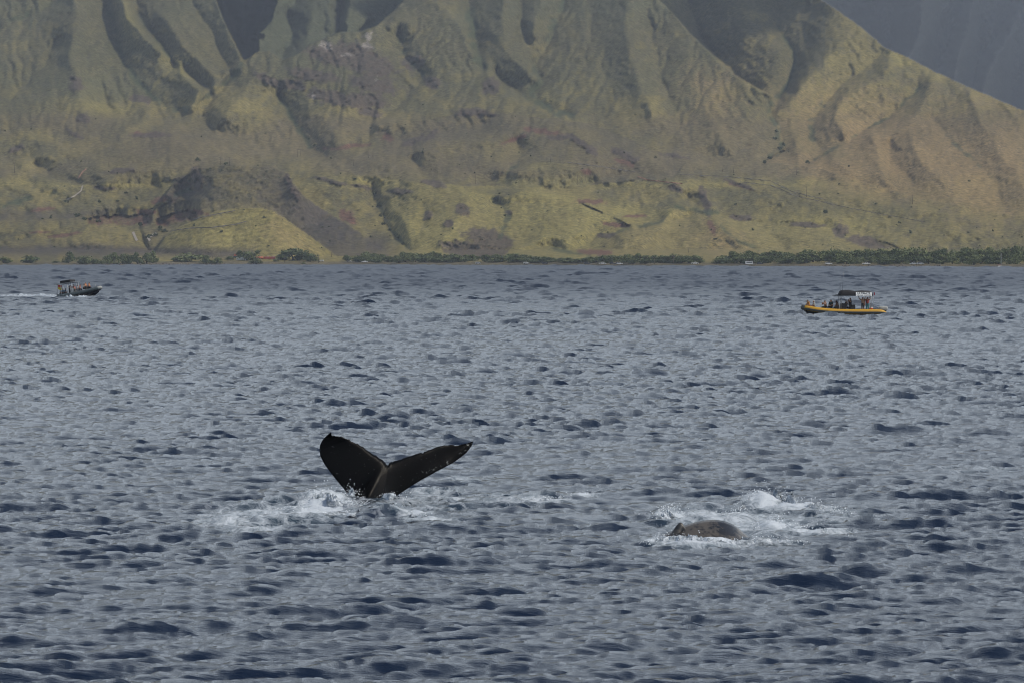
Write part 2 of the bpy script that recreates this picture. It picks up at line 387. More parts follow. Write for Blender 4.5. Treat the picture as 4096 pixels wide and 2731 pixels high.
# vertex lattice of the land: dense where it is looked at, coarser above and beside
vc = np.concatenate([np.arange(-740, -40, 20), np.arange(-40, 4136, 5.2), np.arange(4140, 4840, 20)])
vr = np.concatenate([np.array([1071, 1066, 1061.5, 1057, 1052.5, 1048, 1043]), np.arange(1038, -20, -4.6), np.arange(-25, -1200, -22)])
VX, VY = np.meshgrid(vc, vr)
VY = VY + (shore_y(VX) - 1061.5) * sstep(1000, 1040, VY)
def samp(G, X, Y):
    fx = np.clip((X - GX[0]) / GS, 0, NX - 1.001); fy = np.clip((Y - GY[0]) / GS, 0, NY - 1.001)
    ix = fx.astype(int); iy = fy.astype(int); fx -= ix; fy -= iy
    return G[iy, ix] * (1 - fx) * (1 - fy) + G[iy, ix + 1] * fx * (1 - fy) + G[iy + 1, ix] * (1 - fx) * fy + G[iy + 1, ix + 1] * fx * fy
def nearest(G, X, Y):
    ix = np.clip(((X - GX[0]) / GS + .5).astype(int), 0, NX - 1); iy = np.clip(((Y - GY[0]) / GS + .5).astype(int), 0, NY - 1)
    return G[iy, ix]
layer = np.zeros(gx.shape)
for k, pl in enumerate((P_RIGHT, P_MID, P_FAR_L, P_FAR_R, P_CONE, P_HILL)):
    layer[in_poly(pl, gx, gy)] = k + 1
VL = np.zeros(VX.shape, int)
wob = 5 * fbm(VX / 60, VY / 60, 91, 3)
for k, pl in enumerate((P_RIGHT, P_MID, P_FAR_L, P_FAR_R, P_CONE, P_HILL)):
    VL[in_poly(pl, VX + wob * 0.3, VY + wob)] = k + 1
PX_, PY_ = VX.copy(), VY.copy()
wk = sstep(1040, 960, VY) * np.where((VL == 5) | (VL == 6), .25, 1)
WX = VX + wk * (20 * fbm(VX / 110, VY / 110, 61, 4) + 4 * fbm(VX / 22, VY / 22, 63, 2)); WY = VY + wk * (14 * fbm(VX / 110, VY / 110, 67, 4) + 3 * fbm(VX / 22, VY / 22, 69, 2))
# each layer evaluated on its own smooth field so that the skyline of a spur stays crisp
Bv = base_depth(VX, VY)
VD = Bv + samp(u_main, WX, WY)
VD = np.where(VL == 1, Bv + 40 + 1.15 * samp(u_right, WX, WY), VD)
VD = np.where(VL == 2, Bv + 520 + 1.1 * samp(u_mid, WX, WY), VD)
VD = np.where(VL == 3, Bv + 1700 + samp(u_far, WX, WY), VD)
VD = np.where(VL == 4, Bv * .55 + 5500 * .45 + 5600 + 2.0 * samp(u_far, WX, WY), VD)
VD = np.where(VL == 5, samp(cone, VX, VY), VD)
VD = np.where(VL == 6, samp(hill, VX, VY), VD)

for k, f in enumerate(FOOT):
    sel = in_poly(f[0], VX + wob * .6, VY + wob) & ((VL < 5) | (VL >= 7)); VL[sel] = 7 + k
VD = VD + samp(u_foot, WX, WY) * ((VL == 0) | (VL >= 7))
TINT = {7: (0.130, 0.114, 0.060), 8: (0.118, 0.102, 0.062), 9: (0.165, 0.150, 0.066), 10: (0.255, 0.222, 0.078), 11: (0.265, 0.232, 0.080), 12: (0.240, 0.200, 0.080), 13: (0.215, 0.186, 0.074), 6: (0.245, 0.212, 0.078)}
# rock outcrops, red soil, scrub: painted by place, broken by noise
def blob(cx, cy, rx, ry, ang=0.0, X=None, Y=None):
    X = WX if X is None else X; Y = WY if Y is None else Y
    c, s = math.cos(ang), math.sin(ang)
    a = (X - cx) * c + (Y - cy) * s; b = -(X - cx) * s + (Y - cy) * c
    return np.exp(-((a / rx) ** 2 + (b / ry) ** 2) * 1.2)
def along(pts, w):
    d = np.full(VX.shape, 1e9)
    for (x0, y0), (x1, y1) in zip(pts[:-1], pts[1:]):
        dx, dy = x1 - x0, y1 - y0; t = np.clip(((WX - x0) * dx + (WY - y0) * dy) / (dx * dx + dy * dy + 1e-6), 0, 1)
        d = np.minimum(d, np.hypot(WX - x0 - t * dx, WY - y0 - t * dy))
    return np.exp(-(d / w) ** 2)
n1 = fbm(VX / 90, VY / 60, 1, 5); n2 = fbm(VX / 22, VY / 16, 2, 4); n3 = fbm(VX / 300, VY / 160, 3, 4)
n4 = fbm(VX / 9, VY / 7, 4, 3)
quarry = along([(365, 890), (430, 880), (520, 884), (590, 878)], 20) + along([(640, 890), (700, 868), (770, 862)], 22) + .35 * n2 + .25 * n1
rock = np.zeros(VX.shape)
for b in [(1360, 215, 190, 55, .05), (1480, 250, 140, 70, .5), (1250, 300, 130, 30, .2), (1330, 390, 120, 35, .2), (1450, 400, 130, 40, 0), (1500, 340, 120, 40, .3), (1080, 315, 90, 20, .35), (1180, 340, 80, 25, .35),
          (1490, 450, 60, 25, 0), (1660, 250, 40, 60, 1.0), (1720, 340, 40, 30, .6), (1960, 340, 45, 45, 1.0), (1890, 455, 105, 22, .05), (1720, 540, 45, 16, -.6), (1640, 560, 60, 18, -.4),
          (2340, 585, 90, 22, .5), (2250, 555, 60, 12, 0), (2500, 620, 70, 20, .6), (1730, 735, 60, 14, .2), (1850, 840, 30, 40, -1.0), (1790, 895, 28, 22, 0), (1710, 865, 20, 25, 0), (1900, 1000, 170, 40, .1), (1960, 960, 130, 45, .2),
          (2030, 850, 25, 15, 0), (2440, 945, 50, 16, 0), (2700, 750, 40, 18, .2), (2815, 800, 22, 70, -.25), (2960, 865, 60, 14, .1), (3240, 900, 100, 12, .05), (3360, 925, 40, 35, .3), (3460, 965, 110, 22, .15),
          (2950, 735, 90, 12, .25), (2700, 630, 70, 10, .2), (300, 345, 30, 40, 0), (340, 470, 35, 22, .3), (300, 530, 50, 12, .4), (560, 400, 60, 20, 0), (480, 690, 80, 14, -.1), (420, 755, 60, 12, .1),
          (790, 725, 28, 60, 0), (735, 745, 40, 50, -.6), (690, 790, 30, 30, 0), (1160, 740, 20, 60, -.2), (1190, 780, 20, 40, -.4), (1330, 725, 90, 10, .25), (1440, 750, 60, 10, .2),
          (1600, 770, 60, 14, .1), (60, 600, 50, 14, -.3), (600, 545, 90, 12, 0)]:
    rock = np.maximum(rock, blob(*b))
rock = np.clip(sstep(0.30, 0.62, rock + 0.30 * n2 + 0.15 * n4), 0, 1) * (VL != 3) * (VL != 4)
red = np.zeros(VX.shape)
for b in [(600, 540, 90, 10, .1), (1390, 585, 120, 14, -.05), (2180, 530, 110, 14, .1), (2060, 560, 60, 12, -.3), (2360, 805, 95, 14, 0), (2480, 900, 90, 16, .2), (2380, 1010, 110, 16, .1), (2540, 870, 60, 10, 0), (180, 835, 70, 10, -.1), (240, 940, 110, 8, 0), (160, 925, 80, 6, 0),
          (590, 850, 60, 18, 0), (640, 800, 60, 14, -.3), (560, 890, 40, 20, .3), (1390, 860, 50, 30, .6), (2340, 690, 40, 20, .2), (2500, 655, 60, 14, .5), (2840, 900, 20, 50, -.2), (800, 850, 50, 16, .2), (2950, 745, 60, 8, .2), (1560, 560, 30, 20, 0)]:
    red = np.maximum(red, blob(*b))
red = sstep(0.38, 0.75, red + 0.45 * n2)
green = np.maximum.reduce([along(p, w) for p, w in [
    ([(1496, 758), (1524, 877), (1560, 926), (1616, 982)], 12), ([(3089, 398), (3082, 456), (3117, 526), (3138, 603), (3040, 652)], 14),
    ([(421, 0), (484, 210), (533, 316), (610, 393), (743, 449)], 16), ([(744, 440), (840, 380), (930, 320), (975, 245)], 14), ([(1122, 380), (1178, 491), (1248, 582)], 16),
    ([(2254, 0), (2205, 140), (2128, 245), (2156, 323), (2112, 386), (2212, 452), (2300, 470)], 18), ([(1875, 42), (1896, 175), (1931, 262)], 24), ([(1690, 310), (1640, 240), (1600, 160)], 20),
    ([(3678, 351), (3566, 463), (3397, 561), (3257, 645)], 9), ([(3300, 400), (3240, 470), (3250, 560)], 18), ([(3117, 91), (3180, 210), (3182, 270), (3110, 400)], 12), ([(1973, 793), (2037, 856), (2000, 950)], 14),
    ([(2700, 830), (2860, 850)], 12), ([(2020, 930), (2070, 968), (2250, 1003), (2400, 1036)], 10), ([(2440, 950), (2540, 912), (2640, 895)], 9), ([(2885, 905), (2945, 965), (3030, 1000)], 10), ([(3762, 519), (3888, 645), (3994, 736)], 12), ([(40, 95), (230, 0)], 16), ([(0, 830), (120, 790), (260, 780)], 12), ([(560, 45), (631, 175), (701, 260)], 10), ([(2090, 620), (2030, 690)], 10), ([(700, 780), (760, 760)], 14)]])
green = sstep(0.40, 0.95, green + 0.45 * n2 + .2 * n1) * .85 * sstep(-.45, .25, n1 + .6 * n2)
scrub = sstep(-0.3, 0.4, n1 + 0.5 * n2 + 0.45 * sstep(520, 150, VY) * (VX < 3300) - 0.05)
yellow = np.zeros(VX.shape)
for b in [(1720, 930, 120, 60, -.3), (2150, 900, 160, 60, .3), (980, 860, 220, 40, 0), (900, 940, 300, 50, 0), (600, 720, 220, 20, -.15), (2200, 400, 40, 30, .8), (3160, 540, 90, 60, .4), (2000, 745, 220, 10, 0), (1480, 735, 160, 14, .15), (2500, 850, 160, 40, .2), (60, 670, 120, 20, 0), (3050, 330, 50, 40, .7),
          (3600, 230, 80, 22, .5), (1850, 760, 200, 18, .2), (2250, 790, 240, 26, .25), (2700, 860, 160, 26, .1), (1780, 960, 140, 60, 0), (2050, 480, 300, 14, .05), (2180, 665, 160, 16, 0), (1420, 715, 140, 12, .1), (440, 440, 120, 40, .3), (2850, 560, 60, 90, -.4), (860, 610, 160, 14, .2), (3300, 900, 300, 60, 0), (3400, 600, 120, 30, -.6), (700, 270, 100, 40, .8), (520, 90, 40, 80, -.4)]:
    yellow = np.maximum(yellow, blob(*b))
yellow = np.clip(yellow * 0.9 + 0.35 * n1, 0, 1)
tan = np.clip(np.maximum.reduce([blob(3650, 640, 420, 160, .4), blob(3450, 720, 300, 80, .2), blob(2850, 380, 160, 140, .8) * .7, blob(3950, 700, 260, 200, .3), blob(1160, 960, 140, 80, .6) * .6, blob(2900, 960, 120, 70, .3) * .8]) + 0.35 * n2 - 0.1 + .4 * (VL == 1) * sstep(240, 420, VY), 0, 1)
burn_and_shade = np.clip(np.maximum.reduce([(VL == 5) * (0.45 + 0.6 * blob(1280, 890, 260, 120, .6) + .4 * blob(740, 770, 90, 70, 0)), along([(-800, 1000), (500, 1000), (900, 1016), (1000, 1022)], 24) * .95, along([(-800, 870), (300, 868), (420, 850)], 18) * .7, blob(120, 860, 250, 30, 0) * .7, blob(1500, 980, 90, 40, .3)]) + 0.25 * n2, 0, 1)  # dark cone and burnt ground; cloud shade painted along the lower-left plain
C = lambda *c: np.array(c)
def lay(col, c, w): return col * (1 - w[..., None]) + c * w[..., None]
col = np.zeros(VX.shape + (3,)) + C(0.195, 0.167, 0.066)
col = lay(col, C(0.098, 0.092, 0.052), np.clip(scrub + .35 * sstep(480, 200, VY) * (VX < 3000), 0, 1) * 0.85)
col = lay(col, C(0.270, 0.235, 0.078), yellow * 0.75)
for k_, c_ in TINT.items(): col = lay(col, C(*c_), (VL == k_) * np.clip(.62 + .5 * n1 + .3 * n2, 0, 1))
col = lay(col, C(0.235, 0.205, 0.076), np.exp(-((VY - 738 - 12 * n1) / 14) ** 2) * (VL == 0) * .7)
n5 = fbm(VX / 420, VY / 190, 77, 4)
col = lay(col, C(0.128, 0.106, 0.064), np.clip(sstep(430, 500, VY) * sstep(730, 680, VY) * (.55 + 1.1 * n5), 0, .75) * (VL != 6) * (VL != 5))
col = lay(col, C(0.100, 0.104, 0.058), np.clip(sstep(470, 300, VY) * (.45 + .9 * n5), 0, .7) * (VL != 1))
col = lay(col, C(0.27, 0.192, 0.090), tan * 0.7)
col = lay(col, C(0.070, 0.060, 0.057), burn_and_shade * 0.92)
col = lay(col, C(0.135, 0.068, 0.052), red * 0.9)
col = lay(col, C(0.086, 0.066, 0.058), rock * 0.88)
col = lay(col, C(0.120, 0.062, 0.050), sstep(.3, .6, quarry) * (.5 + .5 * (n4 > 0)) * .9)
col = lay(col, C(0.045, 0.066, 0.036), green * 0.85)
pale = sstep(.45, .8, np.maximum.reduce([blob(1300, 178, 40, 22, .2), blob(1480, 150, 22, 25, 0), blob(1395, 222, 30, 12, 0), blob(1470, 185, 30, 16, 0), blob(1515, 320, 8, 18, .3), blob(1255, 385, 8, 16, 0)]) + .5 * n4)
col = lay(col, C(0.30, 0.27, 0.25), pale * .7)
farm = (VL == 3) * 1.0
col = lay(col, C(0.035, 0.045, 0.036), farm * 0.9)
col = lay(col, C(0.070, 0.068, 0.058), (VL == 4) * 0.9)
col = lay(col, C(0.075, 0.088, 0.055), (VL == 2) * 0.7)
beach = sstep(18, 9, shore_y(VX) - VY)
col = lay(col, C(0.105, 0.090, 0.078), beach * (0.6 + 0.4 * n4 * 0 + 0.0))
col = col * (1 + 0.22 * n2 + 0.18 * n3)[..., None]

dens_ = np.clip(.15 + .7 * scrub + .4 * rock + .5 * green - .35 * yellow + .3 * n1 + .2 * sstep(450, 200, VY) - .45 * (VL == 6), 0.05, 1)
# fine relief: spur flutes high up, lumps and crags
hi = sstep(650, 250, VY)
flute = 1 - np.abs(fbm(VX / 70 + 0.25 * n3, VY / 260, 21, 4))
VD = VD + (-14 * (flute - 0.75)) * (0.25 + 0.75 * hi) * sstep(1000, 900, VY) * np.where(VL == 6, .25, 1)
lo = sstep(500, 700, VY) * sstep(1030, 980, VY) * ((VL == 0) + (VL > 6) * .35)
VD = VD + lo * (50 * fbm(VX / 170, VY / 120, 41, 4) - 14 * np.abs(fbm(VX / 75, VY / 60, 43, 4)))
VD = VD + (6.5 * n2 * sstep(1040, 960, VY) + 2.6 * n4 * sstep(1040, 990, VY)) * np.where(VL == 6, .4, 1)
VD = VD + rock * (15 * fbm(VX / 22, VY / 10, 33, 4) - 5)
# quarry recess with red faces
VD = VD + 60 * sstep(0.45, 0.6, quarry)
VD0 = VD.copy()
for k in range(1, len(vr)):          # slopes lean back, never overhang
    VD[k] = np.maximum(VD[k], VD[k - 1] + 0.5)
dv_ = VD - VD0
for k in range(6):
    q_ = np.pad(dv_, ((0, 0), (1, 1)), mode='edge'); dv_ = (q_[:, :-2] + q_[:, 2:] + 2 * dv_) / 4
VD = VD0 + dv_
if True:
    X = (VX - 2048) / F * VD; Z = CAMH + (YH - VY) / F * VD; Yw = VD.copy()
    # keep the toe of the beach under water
    Z[0] = -3.0
    # back of the range so that the land is closed behind
    backX = X[-1:] * 1.05; backY = Yw[-1:] + 1600; backZ = np.full_like(backX, -2.0)
    co = np.stack([np.concatenate([X, backX]), np.concatenate([Yw, backY]), np.concatenate([Z, backZ])], -1)
    colf = np.concatenate([col, col[-1:]])
    nr, nc = co.shape[:2]
    land_me = np_mesh('mountain_slopes', co.reshape(-1, 3), grid_quads(nr, nc))
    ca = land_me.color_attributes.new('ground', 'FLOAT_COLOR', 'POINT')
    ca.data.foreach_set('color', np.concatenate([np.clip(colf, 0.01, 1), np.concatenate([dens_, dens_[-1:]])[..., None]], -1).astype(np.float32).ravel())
m, n, l, p = new_mat('hillside')
at1 = n.new('ShaderNodeAttribute'); at1.attribute_name = 'ground'
geo = n.new('ShaderNodeNewGeometry')
ns = n.new('ShaderNodeTexNoise'); ns.inputs['Scale'].default_value = 0.16; ns.inputs['Detail'].default_value = 7; ns.inputs['Roughness'].default_value = 0.72
l.new(geo.outputs['Position'], ns.inputs['Vector'])
mr = n.new('ShaderNodeMapRange'); mr.inputs[1].default_value = 0.30; mr.inputs[2].default_value = 0.70; mr.inputs[3].default_value = 0.42; mr.inputs[4].default_value = 1.5
l.new(ns.outputs[0], mr.inputs[0])
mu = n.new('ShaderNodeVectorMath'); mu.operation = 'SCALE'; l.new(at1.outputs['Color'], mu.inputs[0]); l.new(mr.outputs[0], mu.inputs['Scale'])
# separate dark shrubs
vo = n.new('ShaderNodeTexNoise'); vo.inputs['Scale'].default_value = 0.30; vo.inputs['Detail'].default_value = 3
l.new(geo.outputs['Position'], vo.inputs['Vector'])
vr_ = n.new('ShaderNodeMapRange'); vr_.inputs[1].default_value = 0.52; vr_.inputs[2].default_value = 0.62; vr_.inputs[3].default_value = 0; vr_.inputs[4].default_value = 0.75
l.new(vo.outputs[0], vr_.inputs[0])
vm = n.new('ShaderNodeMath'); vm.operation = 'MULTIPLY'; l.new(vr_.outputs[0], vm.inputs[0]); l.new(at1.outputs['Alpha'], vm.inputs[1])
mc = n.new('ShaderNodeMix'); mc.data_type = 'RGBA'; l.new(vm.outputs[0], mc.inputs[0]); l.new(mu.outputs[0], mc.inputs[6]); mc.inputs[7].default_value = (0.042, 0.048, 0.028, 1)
l.new(mc.outputs[2], p.inputs['Base Color']); p.inputs['Roughness'].default_value = 0.95; p.inputs['Specular IOR Level'].default_value = 0.1
bp = n.new('ShaderNodeBump'); bp.inputs['Strength'].default_value = 0.8; bp.inputs['Distance'].default_value = 4.0
l.new(ns.outputs[0], bp.inputs['Height']); l.new(bp.outputs[0], p.inputs['Normal'])
land = add('mountain_slopes', land_me, None, m); tag(land, kind='structure')

def land_D(px, py):
    """distance of the land at a pixel (nearest lattice vertex)"""
    px = np.asarray(px, float); py = np.asarray(py, float)
    ci = np.clip(np.searchsorted(vc, px), 0, len(vc) - 1)
    out = np.empty(px.shape)
    for k in np.ndindex(px.shape):
        c_ = ci[k]; r_ = np.argmin(np.abs(VY[:, c_] - py[k])); out[k] = VD[r_, c_]
    return out
def on_land(px, py):
    return at(px, py, float(land_D(np.array([px]), np.array([py]))[0]))
HS = 0.168
# ------------------------------------------------------------------ the sea
def ocean_levels(L, N, seed, wind_ang, hs, lp, emax=26, emin=4.0):
    r = np.random.default_rng(seed)
    k1 = np.fft.fftfreq(N, L / N) * 2 * np.pi
    kx, ky = np.meshgrid(k1, k1); k = np.hypot(kx, ky); k[0, 0] = 1
    kp = 2 * np.pi / lp
    cth = (kx * math.cos(wind_ang) + ky * math.sin(wind_ang)) / k
    ex = np.clip(emax * (kp / k) ** .7, min(emin, emax), emax)
    spread = 0.03 + np.clip(cth, 0, 1) ** ex * np.sqrt(ex)
    S = k ** -3.4 * np.exp(-1.0 * (kp / k) ** 2) * spread
    S[0, 0] = 0; S[k > 2 * np.pi / 0.16] = 0
    amp = np.sqrt(S) * (r.normal(size=(N, N)) + 1j * r.normal(size=(N, N)))
    h = np.fft.ifft2(amp).real; sc_ = hs / 4 / h.std()
    out = []
    for cut in (0.0, 0.35, 0.7, 1.4, 2.6, 4.5, 7.0):
        a = amp * np.exp(-(k * cut / (2 * np.pi)) ** 2) if cut else amp
        H = np.fft.ifft2(a).real * sc_
        DX = np.fft.ifft2(a * 1j * kx / k).real * sc_; DY = np.fft.ifft2(a * 1j * ky / k).real * sc_
        out.append(np.stack([H, DX, DY], -1).astype(np.float32))
    return out
def tile_sample(T, L, x, y):
    N = T.shape[0]
    fx = (x / L * N) % N; fy = (y / L * N) % N
    ix = np.floor(fx).astype(int); iy = np.floor(fy).astype(int); fx = (fx - ix)[..., None]; fy = (fy - iy)[..., None]
    ix %= N; iy %= N; jx = (ix + 1) % N; jy = (iy + 1) % N
    return T[iy, ix] * (1 - fx) * (1 - fy) + T[iy, jx] * fx * (1 - fy) + T[iy, ix] * 0 + T[jy, ix] * (1 - fx) * fy + T[jy, jx] * fx * fy
WA = math.radians(-78)
TA = ocean_levels(61.0, 1024, 3, WA, HS, 3.2)
TB = ocean_levels(93.7, 1024, 8, WA + 0.25, HS * 1.05, 4.4)
cuts = np.array([0, .35, .7, 1.4, 2.6, 4.5, 7.0])
TC = ocean_levels(171.0, 1024, 21, WA - 0.3, 1.0, 11.0, 5)
TD = ocean_levels(420.0, 1024, 22, WA + 0.15, 1.0, 26.0, 3)
TE = ocean_levels(24.3, 1024, 23, WA + 0.1, 1.0, 1.25, 9)
def sea_disp(x, y, lev):
    a = tile_sample(TA[lev], 61.0, x, y)
    c, s = math.cos(.35), math.sin(.35)
    b = tile_sample(TB[lev], 93.7, x * c + y * s + 11, -x * s + y * c - 5)
    bx = b[..., 1] * c - b[..., 2] * s; by = b[..., 1] * s + b[..., 2] * c
    return (a[..., 0] + b[..., 0]) * .707, (a[..., 1] + bx) * .707, (a[..., 2] + by) * .707

ratio = 0.0023
rows = np.exp(np.arange(math.log(57), math.log(3900), ratio))
cpx = np.concatenate([np.linspace(-1500, -240, 34)[:-1], np.linspace(-240, 4336, 560), np.linspace(4336, 5600, 34)[1:]])
RX = ((cpx[None, :] - 2048) / F) * rows[:, None]; RY = np.repeat(rows[:, None], len(cpx), 1)
# foam sheets and slicks on the water, laid out where the whales and boats stirred it
def spot(px, py, wx, wy):
    D = sea_depth(py); return ((px - 2048) / F * D, D, wx, wy)
def spot_field(spots, X, Y):
    f = np.zeros(X.shape)
    for (cx, cy, rx, ry, a) in spots:
        f = np.maximum(f, a * np.exp(-(((X - cx) / rx) ** 2 + ((Y - cy) / ry) ** 2)))
    return f
def pxspot(px, py, hwx, hwy, a):
    """elliptic patch on the sea from its pixel centre and half-axes"""
    D = sea_depth(py); d2 = sea_depth(max(py - hwy, 1040)); d1 = sea_depth(py + hwy)
    return ((px - 2048) / F * D, D, hwx / F * D, max(abs(d2 - d1) / 2, .15), a)
FOAM = [pxspot(1080, 2060, 330, 60, .55), pxspot(1650, 2010, 420, 60, .46), pxspot(2950, 2090, 420, 70, .55), pxspot(2050, 1990, 330, 30, .42), pxspot(3350, 2070, 260, 40, .36), pxspot(3900, 1880, 300, 26, .34), pxspot(1300, 2030, 150, 38, 1.0), pxspot(1160, 2060, 160, 22, .7), pxspot(900, 2080, 160, 30, .72), pxspot(1020, 2120, 160, 22, .6), pxspot(1200, 1985, 120, 18, .5), pxspot(1640, 2050, 110, 12, .75),
        pxspot(1720, 2075, 140, 14, .6), pxspot(2130, 2010, 170, 13, .85), pxspot(2330, 1990, 80, 8, .8), pxspot(1720, 1965, 160, 20, .55), pxspot(1860, 1920, 130, 22, .45), pxspot(2000, 2020, 130, 14, .5), pxspot(1800, 2000, 120, 12, .55), pxspot(1900, 1985, 130, 18, .35),
        pxspot(2690, 2065, 70, 22, .95), pxspot(2860, 2060, 200, 18, .75), pxspot(3050, 2020, 90, 26, .95), pxspot(3180, 2038, 170, 16, .85), pxspot(3330, 2052, 90, 9, .6), pxspot(3110, 2105, 120, 16, .9), pxspot(3260, 2125, 200, 12, .7),
        pxspot(2740, 2175, 160, 20, 1.0), pxspot(2900, 2175, 170, 14, .95), pxspot(3080, 2165, 130, 13, .7), pxspot(2600, 2165, 50, 12, .6), pxspot(2620, 2090, 40, 8, .4), pxspot(1500, 2025, 120, 14, .5), pxspot(1460, 2110, 200, 14, .35)]
FOAM = [(a, b, c, d, min(e * 1.22, 1.1)) for a, b, c, d, e in FOAM]
SLICK = [pxspot(2560, 2010, 330, 24, 1.0), pxspot(3500, 2010, 200, 14, .6), pxspot(3900, 1900, 260, 22, .5), pxspot(3150, 2090, 160, 14, .5), pxspot(2250, 2070, 260, 14, .8), pxspot(2050, 2075, 200, 14, .6)]
MOUND = [pxspot(2560, 1985, 340, 14, .12), pxspot(3520, 1992, 220, 12, .10), pxspot(2250, 2048, 260, 8, .12), pxspot(3040, 2010, 90, 16, .42), pxspot(3160, 2035, 110, 12, .22), pxspot(2800, 2035, 110, 10, .18), pxspot(1280, 2010, 110, 22, .30), pxspot(1560, 2045, 90, 12, .22), pxspot(1180, 2050, 50, 10, .15), pxspot(2760, 2185, 140, 9, .10),
         pxspot(2200, 2000, 220, 9, .16), pxspot(3090, 2110, 60, 9, .2), pxspot(2250, 2065, 180, 6, .10)]
co = np.empty(RX.shape + (3,), np.float32); foam = np.zeros(RX.shape, np.float32); slick = np.zeros(RX.shape, np.float32)
lev_r = np.clip(np.searchsorted(cuts, rows * ratio * 0.4, side='right') - 1, 0, len(cuts) - 1)
lev_r[rows < 500] = 0
gust = np.clip(1 + 0.5 * fbm(RX / 20, RY / 34, 71, 4), .5, 1.45)
for lv in range(len(cuts)):
    sel = np.where(lev_r == lv)[0]
    if not len(sel): continue
    a, b = sel[0], sel[-1] + 1
    H, DX, DY = sea_disp(RX[a:b], RY[a:b], lv)
    cw = (0.07 + 0.27 * sstep(200, 700, rows[a:b]))[:, None]; dw = (0.02 + 0.60 * sstep(500, 1500, rows[a:b]))[:, None]
    c_ = tile_sample(TC[lv], 171.0, RX[a:b], RY[a:b]); d_ = tile_sample(TD[lv], 420.0, RX[a:b], RY[a:b])
    ew = (0.082 * (1 - .6 * sstep(150, 500, rows[a:b])))[:, None]; e_ = tile_sample(TE[0], 24.3, RX[a:b], RY[a:b])
    H = H + ew * e_[..., 0]; DX = DX + ew * e_[..., 1]; DY = DY + ew * e_[..., 2]
    H = H + cw * c_[..., 0] + dw * d_[..., 0]; DX = DX + cw * c_[..., 1] + dw * d_[..., 1]; DY = DY + cw * c_[..., 2] + dw * d_[..., 2]
    g = gust[a:b] * np.clip(.84 * (rows[a:b] / 80) ** .40, .6, 1.75)[:, None]; sg = H.std() + 1e-6; H = H + 0.07 * (H * H / sg - sg)
    near = (rows[a:b] < 160)[:, None]
    fo = spot_field(FOAM, RX[a:b], RY[a:b]) * near; slk = spot_field(SLICK, RX[a:b], RY[a:b]) * near; mo = spot_field(MOUND, RX[a:b], RY[a:b]) * near
    calm = 1 - 0.62 * slk
    if lv == 0:
        Hs_, _, _ = sea_disp(RX[a:b], RY[a:b], 3)
        H = H * calm + Hs_ * (1 - calm) * .8; DX = DX * calm; DY = DY * calm
        # churned water where it foams
        H = H + fo * 0.05 * fbm(RX[a:b] / .35, RY[a:b] / .5, 55, 4)
    co[a:b, :, 0] = RX[a:b] - 1.35 * DX * g; co[a:b, :, 1] = RY[a:b] - 1.35 * DY * g; co[a:b, :, 2] = H * g + mo * (0.8 + .4 * fbm(RX[a:b] / .6, RY[a:b] / .8, 57, 3))
    foam[a:b] = fo; slick[a:b] = slk
sea_me = np_mesh('sea', co.reshape(-1, 3), grid_quads(*RX.shape))
farw = np.repeat(sstep(120, 1100, rows)[:, None], len(cpx), 1).astype(np.float32)
for nm, v in (('foam', foam), ('slick', slick), ('unresolved', farw)):
    at_ = sea_me.attributes.new(nm, 'FLOAT', 'POINT'); at_.data.foreach_set('value', v.ravel())
m, n, l, p = new_mat('sea_water')
p.inputs['Base Color'].default_value = (0.005, 0.012, 0.030, 1); p.inputs['IOR'].default_value = 1.333
# slopes too small for the mesh to hold, growing with distance, become microfacet roughness
ur = n.new('ShaderNodeAttribute'); ur.attribute_name = 'unresolved'
rr = n.new('ShaderNodeMapRange'); rr.inputs[3].default_value = 0.10; rr.inputs[4].default_value = 0.38; l.new(ur.outputs['Fac'], rr.inputs[0]); sa0 = n.new('ShaderNodeAttribute'); sa0.attribute_name = 'slick'; r2 = n.new('ShaderNodeMath'); r2.operation = 'MULTIPLY_ADD'; r2.inputs[1].default_value = 0.06; l.new(sa0.outputs['Fac'], r2.inputs[0]); l.new(rr.outputs[0], r2.inputs[2]); l.new(r2.outputs[0], p.inputs['Roughness'])
geo = n.new('ShaderNodeNewGeometry')
mp = n.new('ShaderNodeMapping'); mp.inputs['Scale'].default_value = (0.38, 1.0, 1.0); l.new(geo.outputs['Position'], mp.inputs[0])
t1 = n.new('ShaderNodeTexNoise'); t1.inputs['Scale'].default_value = 4.0; t1.inputs['Detail'].default_value = 7; t1.inputs['Roughness'].default_value = 0.62
l.new(mp.outputs[0], t1.inputs['Vector'])
sa = n.new('ShaderNodeAttribute'); sa.attribute_name = 'slick'
mr = n.new('ShaderNodeMapRange'); mr.inputs[3].default_value = 0.33; mr.inputs[4].default_value = 0.06; l.new(sa.outputs['Fac'], mr.inputs[0])
bp = n.new('ShaderNodeBump'); bp.inputs['Distance'].default_value = 0.11; l.new(mr.outputs[0], bp.inputs['Strength']); l.new(t1.outputs[0], bp.inputs['Height'])
l.new(bp.outputs[0], p.inputs['Normal'])
fa = n.new('ShaderNodeAttribute'); fa.attribute_name = 'foam'
fm = n.new('ShaderNodeMapping'); fm.inputs['Scale'].default_value = (1.0, 0.5, 1.0); l.new(geo.outputs['Position'], fm.inputs[0])
t2 = n.new('ShaderNodeTexNoise'); t2.inputs['Scale'].default_value = 3.0; t2.inputs['Detail'].default_value = 8; t2.inputs['Roughness'].default_value = 0.68; t2.inputs['Distortion'].default_value = 0.8
l.new(fm.outputs[0], t2.inputs['Vector'])
sm = n.new('ShaderNodeMath'); sm.operation = 'MULTIPLY_ADD'; sm.inputs[1].default_value = 0.55; l.new(fa.outputs['Fac'], sm.inputs[0]); l.new(t2.outputs[0], sm.inputs[2])
